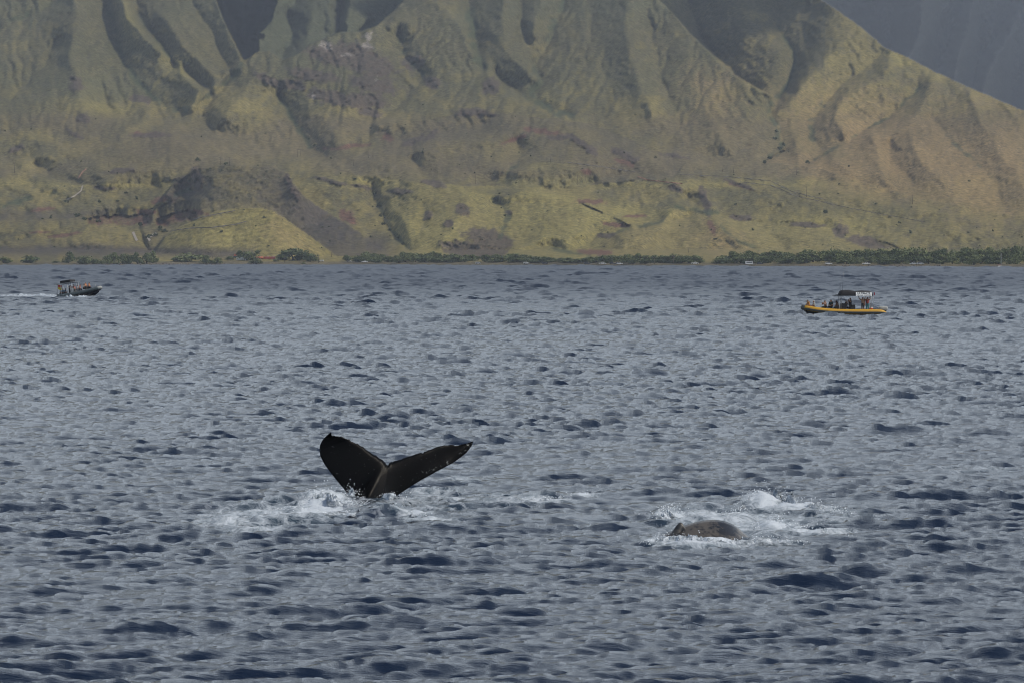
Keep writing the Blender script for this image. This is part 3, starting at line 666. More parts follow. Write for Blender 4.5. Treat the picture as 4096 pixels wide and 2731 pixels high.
fr = n.new('ShaderNodeMapRange'); fr.inputs[1].default_value = 0.70; fr.inputs[2].default_value = 1.0; fr.inputs[4].default_value = 0.88; l.new(sm.outputs[0], fr.inputs[0])
fd = n.new('ShaderNodeBsdfDiffuse'); fd.inputs[0].default_value = (0.54, 0.60, 0.68, 1)
bp2 = n.new('ShaderNodeBump'); bp2.inputs['Distance'].default_value = 0.12; bp2.inputs['Strength'].default_value = 0.7; l.new(t2.outputs[0], bp2.inputs['Height']); l.new(bp2.outputs[0], fd.inputs['Normal'])
# water full of bubbles under the foam turns paler and greener
ae = n.new('ShaderNodeMix'); ae.data_type = 'RGBA'; ae.inputs[6].default_value = (0.005, 0.012, 0.030, 1); ae.inputs[7].default_value = (0.075, 0.125, 0.150, 1)
al = n.new('ShaderNodeMapRange'); al.inputs[1].default_value = 0.25; al.inputs[2].default_value = 1.0; al.inputs[4].default_value = 0.7; l.new(fa.outputs['Fac'], al.inputs[0])
l.new(al.outputs[0], ae.inputs[0]); l.new(ae.outputs[2], p.inputs['Base Color'])
ms = n.new('ShaderNodeMixShader'); l.new(fr.outputs[0], ms.inputs[0]); l.new(p.outputs[0], ms.inputs[1]); l.new(fd.outputs[0], ms.inputs[2])
l.new(ms.outputs[0], n['Material Output'].inputs[0])
SEA_MAT = m
sea = add('sea', sea_me, None, m); tag(sea, kind='structure')
def sea_z(x, y):
    r_ = min(max(int((math.log(y) - math.log(57)) / ratio), 0), len(rows) - 1)
    return float(sea_disp(np.array([x]), np.array([y]), int(lev_r[r_]))[0][0])
# open water beyond the detailed field, a little lower
ox = np.array([-9000, -2500, -900, -300, 300, 900, 2500, 9000.]); oy = np.array([-3000, -400, 40, 400, 1200, 2400, 4200.])
OX, OY = np.meshgrid(ox, oy)
op = add('open_water', np_mesh('open_water', np.stack([OX, OY, OX * 0 - 0.9], -1).reshape(-1, 3), grid_quads(*OX.shape)), None, m); tag(op, kind='structure')
# ------------------------------------------------------------------ trees, shrubs and small things along the shore
def leaf_crown(seed, w, h, lobes, n, leaf, base=0.25):
    """loose crown of many small leaf sprays set in uneven clumps; unit: metres, trunk foot at the origin"""
    r = np.random.default_rng(seed)
    cs = []
    for k in range(lobes):
        a = r.uniform(0, 2 * np.pi); q = r.uniform(0, 1) ** .6
        cs.append((q * w * .36 * math.cos(a), q * w * .36 * math.sin(a), h * (base + (1 - base) * r.uniform(.12, .78) * (1 - .35 * q)), r.uniform(.16, .30) * w))
    cs = np.array(cs)
    pick = r.integers(0, lobes, n)
    d = r.normal(size=(n, 3)); d /= np.linalg.norm(d, axis=1)[:, None]
    rad = cs[pick, 3] * r.uniform(.25, 1.08, n) ** .55
    P = cs[pick, :3] + d * rad[:, None] * np.array([1, 1, .72])
    P[:, 2] = np.maximum(P[:, 2], h * .02)
    nrm = d + r.normal(size=(n, 3)) * .7; nrm /= np.linalg.norm(nrm, axis=1)[:, None]
    t = np.cross(nrm, r.normal(size=(n, 3))); t /= np.linalg.norm(t, axis=1)[:, None]; b = np.cross(nrm, t)
    s = leaf * r.uniform(.6, 1.3, n)[:, None]
    co = np.stack([P - t * s - b * s * .6, P + t * s - b * s * .5, P + t * s * .6 + b * s * .8, P - t * s * .7 + b * s * .6], 1).reshape(-1, 3)
    return np_mesh('crown', co, np.arange(n * 4).reshape(-1, 4), smooth=False)
def tube_bm(bm, pts, radii, seg=6):
    """tapered tube along a path, added to a bmesh"""
    rings = []
    for i, p_ in enumerate(pts):
        p_ = Vector(p_); a = Vector(pts[max(i - 1, 0)]); b = Vector(pts[min(i + 1, len(pts) - 1)])
        d = (b - a).normalized(); u = d.orthogonal().normalized(); v = d.cross(u)
        if rings:                                   # keep rings aligned
            u0 = rings[-1][1]; u = (u0 - d * u0.dot(d)).normalized(); v = d.cross(u)
        rings.append(([bm.verts.new(p_ + (u * math.cos(2 * math.pi * k / seg) + v * math.sin(2 * math.pi * k / seg)) * radii[i]) for k in range(seg)], u))
    for (r0, _), (r1, _) in zip(rings[:-1], rings[1:]):
        for k in range(seg): bm.faces.new((r0[k], r0[(k + 1) % seg], r1[(k + 1) % seg], r1[k]))
    bm.faces.new(rings[0][0][::-1]); bm.faces.new(rings[-1][0])
def bm_mesh(name, bm, smooth=True):
    bmesh.ops.recalc_face_normals(bm, faces=bm.faces)
    me = bpy.data.meshes.new(name); bm.to_mesh(me); bm.free()
    if smooth: me.polygons.foreach_set('use_smooth', [True] * len(me.polygons))
    return me
def box_bm(bm, c, s, rot=None, bevel=0.0):
    g = bmesh.ops.create_cube(bm, size=1.0); vs = g['verts']
    bmesh.ops.scale(bm, vec=s, verts=vs)
    if bevel:
        es = list({e for v in vs for e in v.link_edges})
        r_ = bmesh.ops.bevel(bm, geom=es, offset=bevel, segments=2, affect='EDGES', profile=0.6); vs = r_['verts'] + [v for v in vs if v.is_valid]
        vs = list({v for v in vs if v.is_valid})
    if rot is not None: bmesh.ops.rotate(bm, cent=(0, 0, 0), matrix=Matrix.Rotation(rot[0], 3, rot[1]), verts=vs)
    bmesh.ops.translate(bm, vec=c, verts=vs)
def leaf_mat(name, c1, c2):
    m, n, l, p = new_mat(name)
    oi = n.new('ShaderNodeObjectInfo'); g = n.new('ShaderNodeNewGeometry')
    t = n.new('ShaderNodeTexNoise'); t.inputs['Scale'].default_value = 0.55; t.inputs['Detail'].default_value = 3; l.new(g.outputs['Position'], t.inputs['Vector'])
    ad = n.new('ShaderNodeMath'); ad.operation = 'MULTIPLY_ADD'; ad.inputs[1].default_value = 0.5; l.new(oi.outputs['Random'], ad.inputs[0]); l.new(t.outputs[0], ad.inputs[2])
    mr = n.new('ShaderNodeMapRange'); mr.inputs[1].default_value = .35; mr.inputs[2].default_value = 1.0; l.new(ad.outputs[0], mr.inputs[0])
    mxn = n.new('ShaderNodeMix'); mxn.data_type = 'RGBA'; mxn.inputs[6].default_value = (*c1, 1); mxn.inputs[7].default_value = (*c2, 1)
    l.new(mr.outputs[0], mxn.inputs[0]); l.new(mxn.outputs[2], p.inputs['Base Color']); p.inputs['Roughness'].default_value = .8; p.inputs['Specular IOR Level'].default_value = .2
    return m
LEAF = leaf_mat('kiawe_leaves', (0.055, 0.082, 0.034), (0.135, 0.160, 0.066))
LEAF_D = leaf_mat('scrub_leaves', (0.036, 0.050, 0.025), (0.080, 0.095, 0.045))
BARK = mat('bark', (0.075, 0.060, 0.048), .95, scale=6)
def trunk_mesh(seed, h, spread, stems):
    r = random.Random(seed); bm = bmesh.new()
    for k in range(stems):
        a = r.uniform(0, 6.28); b = a + r.uniform(-.6, .6); R0 = .035 * h * (1 - .1 * k)
        pts = [(0.04 * h * math.cos(a) * k, .04 * h * math.sin(a) * k, -.4), (spread * .2 * math.cos(a), spread * .2 * math.sin(a), h * .28), (spread * .55 * math.cos(b), spread * .55 * math.sin(b), h * .5), (spread * math.cos(b), spread * math.sin(b), h * .72)]
        tube_bm(bm, pts, [R0, R0 * .75, R0 * .5, R0 * .2])
    return bm_mesh('trunk', bm)
KIAWE = []
for k in range(9):
    r = random.Random(50 + k); w = r.uniform(9, 12.5); h = r.uniform(7.5, 9.5)
    KIAWE.append((leaf_crown(100 + k, w, h, r.randint(8, 12), 900, .42, .04), trunk_mesh(200 + k, h, w * .25, r.randint(2, 4))))
for c_, t_ in KIAWE: c_.materials.append(LEAF); t_.materials.append(BARK)
def tree(px, py, hpx, wpx, label, group, kind=None, D=None, name='kiawe_tree'):
    """tree whose foot is at photo pixel (px,py) on the land and whose crown is hpx tall, wpx wide"""
    D = float(land_D(np.array([px]), np.array([py]))[0]) if D is None else D
    p_ = at(px, py, D); k = R.randrange(len(KIAWE)) if kind is None else kind
    o = empty(name, p_, R.uniform(0, 6.28))
    c_ = add('crown', KIAWE[k][0], o); t_ = add('trunk', KIAWE[k][1], o)
    H = hpx / F * D; W = wpx / F * D
    co_ = KIAWE[k][0]
    bb = KBB[k]
    o.scale = (W * 1.12 / bb[0], W * 1.12 / bb[0], H / bb[1])
    return tag(o, label, 'tree', group)
KBB = []
for c_, t_ in KIAWE:
    a = np.empty(len(c_.vertices) * 3, np.float32); c_.vertices.foreach_get('co', a); a = a.reshape(-1, 3)
    KBB.append((float(a[:, 0].max() - a[:, 0].min()) * .94, float(a[:, 2].max()) * .97))
# trees that stand apart at the left end of the beach
for (x, yb, yt, w, lab) in [
    (15, 1053, 1030, 46, 'rounded dark shore tree at the end of the dim field'),
    (122, 1053, 1024, 56, 'low spreading shore tree alone below the dim grey field'),
    (226, 1052, 1046, 34, 'small bush beside the tall leaning shore tree'),
    (275, 1054, 1006, 44, 'tall narrow shore tree with two clumps, alone before the grey field'),
    (328, 1056, 1021, 66, 'broad round shore tree next to the tall narrow one'),
    (385, 1056, 1037, 50, 'low pale bush between two shore trees'),
    (427, 1055, 1023, 48, 'first tree of the tight shore clump, pale green and bushy'),
    (458, 1055, 1012, 40, 'second tree of the tight shore clump, upright'),
    (490, 1056, 1015, 44, 'middle tree of the tight shore clump'),
    (520, 1055, 1014, 40, 'slim tree of the tight shore clump, open below'),
    (550, 1055, 1010, 40, 'tree of the tight shore clump with a high rounded head'),
    (585, 1056, 1014, 46, 'bushy tree of the tight shore clump near the boulders'),
    (611, 1053, 1006, 38, 'tallest end tree of the tight shore clump'),
    (752, 1050, 1014, 84, 'broad dark shore tree above the boulder beach'),
    (825, 1056, 1024, 50, 'pale green shore bush between the broad tree and the lorry'),
    (865, 1055, 1031, 40, 'small shore bush on the boulder bank'),
    (922, 1042, 1028, 30, 'small round bush next to the white lorry'),
    (985, 1043, 1008, 74, 'dark wide tree behind the white lorry'), (962, 1030, 1002, 30, 'upright tree behind the white lorry and dark wide tree'),
    (1032, 1014, 1002, 20, 'small lone bush at the foot of the round hill above the orange tanks'),
    (1025, 1057, 1042, 44, 'low scrubby bush on the bank below the orange tanks'),
    (1105, 1047, 1037, 24, 'small round bush beside the last orange tank'),
    (1175, 1042, 996, 92, 'large round-headed dark tree at the foot of the round hill'), (1215, 1044, 1004, 70, 'wide tree joined to the large round-headed tree'), (1240, 1046, 1016, 50, 'lower tree to the right side of the large round-headed tree'),
    (1388, 1048, 1022, 30, 'slim dark tree at the start of the long shore thicket'), (1212, 1058, 1052, 18, 'tiny bush on the shingle below the large round-headed tree')]:
    tree(x, yb, yb - yt + 2, w * 1.15, lab, 'trees that stand apart on the shore')
# continuous thicket of kiawe along the beach, every tree its own
topx = [1430, 1470, 1520, 1560, 1600, 1640, 1700, 1730, 1790, 1860, 1900, 1950, 2000, 2040, 2090, 2140, 2200, 2300, 2340, 2390, 2430, 2500, 2550, 2620, 2680, 2700, 2760, 2790, 2840, 2880, 2890, 2930, 2980, 3060, 3120, 3200, 3250, 3330, 3400, 3440, 3530, 3640, 3750, 3800, 3900, 3990, 4050, 4130, 4400]
topy = [1022, 1014, 1016, 1022, 1018, 1012, 1020, 1014, 1018, 1022, 1018, 1026, 1018, 1018, 1022, 1028, 1030, 1036, 1032, 1028, 1022, 1020, 1020, 1024, 1028, 1020, 1022, 1034, 1042, 1036, 1016, 1012, 1014, 1008, 1006, 1006, 1002, 996, 998, 1000, 1000, 1002, 1000, 996, 1002, 998, 990, 988, 990]
TG = 'kiawe trees in the shore thicket'
MARKS = [(1560, 'by the slim dark tree at the start of the thicket'), (1790, 'on the stretch below the yellow ridge before the silver-grey car'), (2010, 'behind the silver-grey car by the gap'), (2215, 'behind the white car on the thinner stretch'), (2385, 'on the sparse stretch before the palms'), (2560, 'behind the white pickup and parked cars by the palms'), (2790, 'behind the last fan palms'), (2960, 'just before the white van'), (3110, 'directly behind the white van'), (3300, 'on the tall stretch after the white van'), (3480, 'behind the white pickup on the shingle'), (3640, 'on the tall stretch between the two pickups'), (3800, 'behind the low pale pickup'), (3940, 'before the anchored sailing boat'), (9999, 'behind and beyond the anchored sailing boat')]
def tree_label(x, front): return ('low front-row' if front else 'tall back-row') + ' kiawe tree ' + next(t_ for lim, t_ in MARKS if x < lim)
x = 1425.0
while x < 4200:
    yt = np.interp(x, topx, topy); ys = float(shore_y(x)); yb = ys - 11
    gap = (1905 < x < 1925) or (2205 < x < 2225 and R.random() < .6) or (2340 < x < 2380 and R.random() < .6) or (2795 < x < 2880 and x % 40 < 25)
    if not gap:
        hgt = (yb - yt)
        tree(x + R.uniform(-4, 4), yb - hgt * R.uniform(.10, .2), hgt * R.uniform(.72, 1.12), R.uniform(44, 66) * (1 + .25 * (x > 2890)), tree_label(x, False), TG)
        if R.random() < .8: tree(x + R.uniform(-14, 14), yb - R.uniform(0, 3), hgt * R.uniform(.5, .72), R.uniform(40, 60) * (1 + .2 * (x > 2890)), tree_label(x, True), TG)
    x += R.uniform(20, 30) * (1.1 if x < 2890 else 1.15)
# shrubs dotted over the slopes
SHRUB = []
for k in range(5):
    me = leaf_crown(300 + k, 4.2, 2.8, 6, 120, .42, .1); me.materials.append(LEAF_D); SHRUB.append(me)
SG = 'shrubs scattered over the hillside'
def place(x, y):
    if in_poly(P_HILL, np.array([x]), np.array([y]))[0]: return 'on the round yellow hill behind the orange tanks'
    if in_poly(P_CONE, np.array([x]), np.array([y]))[0]: return 'on the dark cinder cone'
    if in_poly(P_RIGHT, np.array([x]), np.array([y]))[0]: return 'in the stream valley at the foot of the tan ridge' if x < 3300 else 'on the high tan ridge'
    if y > 930: return 'on the low slope above the ' + ('dim grey field' if x < 620 else 'kiawe thicket')
    if y > 820: return ('by the reddish quarry beside the dark cone' if x < 700 else 'on the yellow foothills behind the thicket' if x < 2900 else 'on the green shelf below the tan ridge')
    if y > 640: return ('on the terraces behind the dark cinder cone' if x < 1300 else 'on the grassy shelf above the yellow foothills' if x < 2700 else 'along the sloping shelf under the tan ridge')
    return ('on the lower flank of the mountain below the dark canyon' if x < 1000 else 'below the pale-streaked rocky knob' if x < 1800 else 'on the broad brown dome below the mountain nose' if x < 2700 else 'on the foot of the tan ridge')
spots = [(595, 955, 24), (625, 945, 26), (640, 925, 24), (265, 812, 20), (395, 812, 22), (505, 775, 18), (545, 800, 20), (470, 808, 18), (205, 875, 18), (310, 870, 30), (340, 882, 24), (395, 890, 26), (790, 645, 22), (905, 660, 22), (778, 905, 16), (885, 930, 18), (640, 915, 22), (660, 930, 26), (600, 950, 22), (560, 905, 26),
         (3300, 855, 26), (3600, 895, 18), (3640, 935, 22), (3585, 905, 16), (3500, 820, 18), (3230, 655, 20), (2940, 820, 16), (3010, 925, 18), (2860, 960, 18), (1690, 615, 18), (1420, 720, 14), (3100, 560, 26), (3120, 600, 26), (3080, 640, 24), (3060, 655, 22), (3105, 530, 24), (3130, 585, 26),
         (1500, 780, 20), (1515, 830, 22), (1524, 870, 22), (1535, 900, 22), (1560, 925, 24), (1590, 955, 22), (1615, 980, 20), (1985, 800, 22), (1975, 815, 20), (1260, 590, 18), (1235, 560, 16), (2020, 870, 18)]
for k in range(150):
    x = R.uniform(-20, 4110); y = R.choice([R.uniform(560, 990), R.uniform(820, 1000), R.uniform(400, 800)])
    if in_poly(P_FAR_R, np.array([x]), np.array([y]))[0]: continue
    spots.append((x, y, R.uniform(6, 12)))
for (x, y, w) in spots:
    p_ = on_land(x, y); s_ = w / F * p_.y / 4.2
    o = add('shrub', SHRUB[R.randrange(5)]); o.location = p_; o.scale = (s_, s_, s_ * R.uniform(.8, 1.2)); o.rotation_euler = (0, 0, R.uniform(0, 6))
    tag(o, ('broad' if w > 15 else 'small') + ' dark green shrub ' + place(x, y), 'shrub', SG)
# palms by the car park
def palm_mesh(seed):
    r = random.Random(seed); bm = bmesh.new()
    for k in range(26):
        a = r.uniform(0, 6.28); e = r.uniform(-.9, 1.2); L = r.uniform(1.5, 2.1)
        d = Vector((math.cos(a) * math.cos(e), math.sin(a) * math.cos(e), math.sin(e))); s = Vector((-math.sin(a), math.cos(a), 0))
        pts = [Vector((0, 0, 7.6)) + d * L * t + Vector((0, 0, -1.0 * t * t)) for t in (0, .4, .75, 1)]
        ws = [.1, .42, .38, .06]
        v = [(bm.verts.new(p_ - s * w), bm.verts.new(p_ + s * w)) for p_, w in zip(pts, ws)]
        for (a0, b0), (a1, b1) in zip(v[:-1], v[1:]): bm.faces.new((a0, b0, b1, a1))
    return bm_mesh('fronds', bm, False)
bm = bmesh.new(); tube_bm(bm, [(0, 0, -.4), (.12, 0, 2.5), (.05, .05, 5), (0, 0, 7.7)], [.24, .2, .18, .2], 7); PTR = bm_mesh('trunk', bm); PTR.materials.append(mat('palm_bark', (.16, .13, .10), .9))
PF = palm_mesh(3); PF.materials.append(leaf_mat('palm_fronds', (0.075, 0.080, 0.045), (0.16, 0.15, 0.085)))
ORD = ['first', 'second', 'third', 'fourth', 'fifth', 'sixth', 'seventh']
for (x, h) in [(2412, 26), (2520, 26), (2562, 34), (2577, 26), (2588, 32), (2618, 28), (2694, 36)]:
    ys = float(shore_y(x)); p_ = on_land(x, ys - 9); o = empty('palm_tree', p_, R.uniform(0, 6)); s_ = h / F * p_.y / 8.4
    o.scale = (s_ * 1.5, s_ * 1.5, s_); add('trunk', PTR, o); add('fronds', PF, o)
    tag(o, ORD[[2412, 2520, 2562, 2577, 2588, 2618, 2694].index(x)] + ' small fan palm before the thicket, counting from the parked white pickup', 'palm tree', 'palms along the beach')

# vehicles on the beach and by the yard
WHITE = mat('white_paint', (.72, .72, .70), .35); GLASS = mat('dark_glass', (.02, .025, .03), .1); TYRE = mat('tyre_rubber', (.02, .02, .02), .8)
def wheels(root, xs, y, r_=.36):
    for x_ in xs:
        for s_ in (-1, 1):
            bm = bmesh.new(); bmesh.ops.create_cone(bm, cap_ends=True, segments=14, radius1=r_, radius2=r_, depth=.24)
            bmesh.ops.rotate(bm, cent=(0, 0, 0), matrix=Matrix.Rotation(math.pi / 2, 3, 'X'), verts=bm.verts); bmesh.ops.translate(bm, vec=(x_, s_ * y, r_), verts=bm.verts)
            add('wheel', bm_mesh('wheel', bm, False), root, TYRE)
def prof(root, name, pts, w, material, bev=.06):
    """side profile extruded to width w"""
    bm = bmesh.new(); f = bm.faces.new([bm.verts.new((x_, -w / 2, z_)) for x_, z_ in pts])
    e = bmesh.ops.extrude_face_region(bm, geom=[f]); bmesh.ops.translate(bm, vec=(0, w, 0), verts=[v for v in e['geom'] if isinstance(v, bmesh.types.BMVert)])
    bmesh.ops.recalc_face_normals(bm, faces=bm.faces)
    if bev: bmesh.ops.bevel(bm, geom=list(bm.edges), offset=bev, segments=1, affect='EDGES')
    return add(name, bm_mesh(name, bm, False), root, material)
def on_beach(px, up, rz=0.0, name='car'):
    ys = float(shore_y(px)); p_ = on_land(px, ys - up); return empty(name, p_, rz)
def pickup(px, up, paint, label, cat='pickup truck', name='pickup_truck', flip=1):
    o = on_beach(px, up, 0 if flip > 0 else math.pi, name)
    prof(o, 'body', [(-2.7, .45), (2.7, .45), (2.7, .95), (1.6, 1.05), (1.0, 1.1), (-.7, 1.1), (-2.7, 1.05)], 1.85, paint)
    prof(o, 'cab', [(-.75, 1.08), (1.25, 1.08), (.6, 1.75), (-.6, 1.78)], 1.65, paint); prof(o, 'window', [(-.6, 1.18), (1.0, 1.18), (.5, 1.66), (-.52, 1.68)], 1.69, GLASS, 0)
    wheels(o, (-1.75, 1.7), .82); return tag(o, label, cat)
def suv(px, up, paint, label, cat='car', name='parked_car', flip=1):
    o = on_beach(px, up, 0 if flip > 0 else math.pi, name)
    prof(o, 'body', [(-2.2, .4), (2.25, .4), (2.25, .9), (1.2, 1.05), (-2.2, 1.05)], 1.85, paint); prof(o, 'cabin', [(-2.15, 1.03), (1.15, 1.03), (.5, 1.7), (-1.95, 1.72)], 1.7, paint)
    prof(o, 'window', [(-1.95, 1.12), (.95, 1.12), (.45, 1.6), (-1.85, 1.62)], 1.74, GLASS, 0); wheels(o, (-1.4, 1.45), .82); return tag(o, label, cat)
DARK = mat('dark_paint', (.03, .032, .04), .3); SILV = mat('silver_paint', (.42, .44, .46), .35)
pickup(1459, 9.5, WHITE, 'white pickup truck at the start of the shore thicket')
suv(1912, 5, SILV, 'silver-grey car parked by the gap in the thicket')
suv(2105, 6, WHITE, 'white car parked beneath the thinner trees of the thicket')
pickup(2410, 6, WHITE, 'white pickup truck parked beside the first small palm')
suv(2420 + 30, 6, DARK, 'dark car parked beside the white pickup and palm'); suv(2468, 6, DARK, 'dark car at the end of the parked row by the palm', flip=-1)
suv(2479, 5, WHITE, 'white car parked among the palms'); pickup(2780, 8, WHITE, 'white pickup truck alone past the last palm')
pickup(3465, 9, WHITE, 'white pickup truck on the shingle below the tall thicket'); pickup(3655, 9.5, SILV, 'low pale pickup truck under the tall thicket', flip=-1); suv(3682, 10, SILV, 'pale car under the tall thicket next to the low pickup')
suv(3315, 8, WHITE, 'white car half hidden by the shingle bank'); suv(3040, 7, DARK, 'dark car parked beside the white van')
suv(1285, 13, WHITE, 'white car on the coast road beside the large round-headed tree', flip=-1); suv(1397, 12, WHITE, 'white car on the coast road near the slim dark tree')
suv(2180, 5, DARK, 'dark car on the open sand under the thin trees'); suv(2348, 5, DARK, 'dark car in the gap before the palms')
o = on_beach(2997, 7, 0, 'camper_van')
prof(o, 'body', [(-2.7, .4), (2.7, .4), (2.7, 1.2), (2.3, 2.2), (2.1, 2.5), (-2.7, 2.55)], 2.0, WHITE); prof(o, 'window', [(-2.0, 1.3), (2.2, 1.3), (1.95, 2.1), (-2.0, 2.1)], 2.05, GLASS, 0); wheels(o, (-1.7, 1.7), .85)
tag(o, 'white van with dark windows parked before the thicket', 'van')
# lorry, orange tanks and yard
o = empty('box_lorry', on_land(963, 1045), 0)
prof(o, 'cargo_box', [(-3.6, .95), (2.4, .95), (2.4, 3.3), (-3.6, 3.3)], 2.4, mat('box_white', (.66, .68, .66), .5), .05)
prof(o, 'cab', [(2.5, .5), (4.3, .5), (4.3, 1.5), (3.9, 2.4), (2.5, 2.5)], 2.2, WHITE); prof(o, 'windscreen', [(3.2, 1.55), (4.22, 1.55), (3.88, 2.25), (3.2, 2.3)], 2.24, GLASS, 0)
prof(o, 'chassis', [(-3.6, .55), (2.5, .55), (2.5, .9), (-3.6, .9)], 1.2, DARK, 0); wheels(o, (-2.4, 3.3), 1.0, .48); tag(o, 'white box lorry parked by the dark wide tree', 'lorry')
ORANGE = mat('orange_tank_paint', (.55, .13, .06), .5, var=.2); ORANGE2 = mat('red_tank_paint', (.42, .085, .05), .55, var=.2)
def tank(px, wpx, paint, label, cyl=True):
    p_ = on_land(px, 1037.5); L = wpx / F * p_.y; o = empty('storage_tank', p_, 0)
    if cyl:
        bm = bmesh.new(); tube_bm(bm, [(-L / 2, 0, 1.15), (-L / 2 + .25, 0, 1.15), (L / 2 - .25, 0, 1.15), (L / 2, 0, 1.15)], [.65, 1.0, 1.0, .65], 14); add('vessel', bm_mesh('vessel', bm), o, paint)
        for s_ in (-.3, .3):
            bm = bmesh.new(); box_bm(bm, (s_ * L, 0, .1), (.3, 1.5, .6)); add('saddle', bm_mesh('saddle', bm, False), o, DARK)
        bm = bmesh.new(); tube_bm(bm, [(0, 0, 2.0), (0, 0, 2.45)], [.35, .35], 10); add('hatch', bm_mesh('hatch', bm, False), o, SILV)
    else:
        bm = bmesh.new(); box_bm(bm, (0, 0, 1.1), (L, 2.2, 2.1), bevel=.05); add('shell', bm_mesh('shell', bm, False), o, paint)
        bm = bmesh.new()
        for k in range(9): box_bm(bm, (-L / 2 + L * (k + .5) / 9, -1.13, 1.1), (.12, .1, 1.9))
        add('rib', bm_mesh('rib', bm, False), o, paint)
        bm = bmesh.new(); box_bm(bm, (L * .2, 0, 2.35), (1.2, 1, .5)); add('cover', bm_mesh('cover', bm, False), o, SILV)
    return tag(o, label, 'tank')
tank(1022, 18, ORANGE, 'short orange cylindrical tank nearest the dark wide tree'); tank(1042, 21, ORANGE, 'orange cylindrical tank, second from the dark wide tree')
tank(1067, 25, ORANGE2, 'ribbed red rectangular tank next to the cylindrical tanks', False); tank(1091, 20, ORANGE2, 'ribbed red rectangular tank at the end of the row by the small bush', False)
o = empty('excavator', on_land(943, 1029), 0); prof(o, 'cab', [(-1.5, .9), (1.5, .9), (1.2, 2.4), (-1.3, 2.5)], 1.9, ORANGE); prof(o, 'track', [(-1.9, 0), (1.9, 0), (2.1, .5), (1.8, .85), (-1.8, .85), (-2.1, .5)], 2.3, DARK)
bm = bmesh.new(); tube_bm(bm, [(1.2, 0, 1.8), (2.4, 0, 2.7), (3.4, 0, 1.2)], [.25, .22, .16], 6); add('arm', bm_mesh('arm', bm), o, ORANGE); tag(o, 'orange digger parked beside the white lorry', 'digger')
# anchored catamaran-like sailing boat at the right
Ds = sea_depth(1070.6) - 60; pS = at(4003, YH + CAMH * F / Ds, Ds); pS.z = 0
o = empty('sailing_boat', pS, 0); sc_b = 34 / F * Ds / 7.6
o.scale = (sc_b,) * 3
for s_ in (-1, 1):
    bm = bmesh.new(); tube_bm(bm, [(-3.7, s_ * 1.5, .35), (-3.2, s_ * 1.5, .3), (2, s_ * 1.5, .3), (3.9, s_ * 1.5, .6)], [.3, .42, .42, .05], 8); add('hull', bm_mesh('hull', bm), o, WHITE)
bm = bmesh.new(); box_bm(bm, (-.8, 0, .85), (4.4, 3.2, .3), bevel=.08); add('deck', bm_mesh('deck', bm, False), o, WHITE)
prof(o, 'cabin', [(-2.2, .98), (1.4, .98), (.6, 1.6), (-2.0, 1.7)], 2.4, WHITE)
bm = bmesh.new(); tube_bm(bm, [(.3, 0, .9), (.3, 0, 13.0)], [.2, .15], 6); add('mast', bm_mesh('mast', bm), o, SILV)
bm = bmesh.new(); tube_bm(bm, [(.2, 0, 2.3), (-3.6, 0, 2.2)], [.14, .12], 6); add('boom', bm_mesh('boom', bm), o, mat('sail_cover', (.5, .06, .05), .8))
tag(o, 'small white sailing catamaran with bare mast anchored off the thicket', 'sailing boat')
# power poles climbing the slopes
bm = bmesh.new(); tube_bm(bm, [(0, 0, -1), (0, 0, 14)], [.2, .14], 6); POLE = bm_mesh('shaft', bm); WOOD = mat('pole_wood', (.07, .055, .045), .9); POLE.materials.append(WOOD)
bm = bmesh.new(); box_bm(bm, (0, 0, 13.0), (3.0, .16, .2)); ARM = bm_mesh('crossarm', bm, False); ARM.materials.append(WOOD)
for (x, yb, h) in [(58, 692, 40), (436, 668, 36), (584, 690, 34), (883, 660, 32), (919, 660, 30), (1191, 628, 30), (1201, 626, 28), (1413, 666, 26), (1473, 634, 26), (1492, 634, 24), (1901, 738, 48), (2188, 654, 26), (2203, 650, 26), (2240, 650, 22), (2311, 742, 40), (2891, 688, 16), (2934, 694, 22), (3020, 700, 26), (3186, 700, 24), (3226, 790, 44), (3650, 815, 36), (703, 1034, 22), (851, 1035, 16), (1137, 1050, 28), (1274, 1050, 30), (1326, 1028, 18), (2753, 1010, 18)]:
    p_ = on_land(x, yb); o = empty('power_pole', p_, R.uniform(-.4, .4)); o.scale = (1, 1, h / F * p_.y / 14); add('shaft', POLE, o); add('crossarm', ARM, o)
    tag(o, 'thin dark wooden power pole ' + ('on the coast road ' + ('by the round-headed tree' if x > 1000 else 'by the broad dark shore tree' if x < 2000 else '') if yb > 1000 and x < 2000 else place(x, yb)), 'power pole', 'power poles across the land')
# tracks on the slopes
def track(pts, w, material, name='dirt_road'):
    P = []
    for (x0, y0), (x1, y1) in zip(pts[:-1], pts[1:]):
        n_ = max(int(math.hypot(x1 - x0, y1 - y0) / 6), 1)
        for k in range(n_): P.append((x0 + (x1 - x0) * k / n_, y0 + (y1 - y0) * k / n_))
    P.append(pts[-1]); P = np.array(P)
    a = np.stack([P[:, 0], P[:, 1] + w / 2], 1); b = np.stack([P[:, 0], P[:, 1] - w / 2], 1)
    t = np.gradient(P, axis=0); t /= np.linalg.norm(t, axis=1)[:, None] + 1e-9; nn = np.stack([-t[:, 1], t[:, 0]], 1)
    co_ = []
    for q_ in (P + nn * w / 2, P - nn * w / 2):
        Dq = np.minimum(land_D(q_[:, 0], q_[:, 1]), land_D(P[:, 0], P[:, 1])) - 2.0
        co_.append(np.stack([(q_[:, 0] - 2048) / F * Dq, Dq, CAMH + (YH - q_[:, 1]) / F * Dq + .35], 1))
    n_ = len(P); co_ = np.concatenate(co_); i = np.arange(n_ - 1)
    o = add(name, np_mesh(name, co_, np.stack([i, i + 1, n_ + i + 1, n_ + i], 1)), None, material); return tag(o, kind='structure')
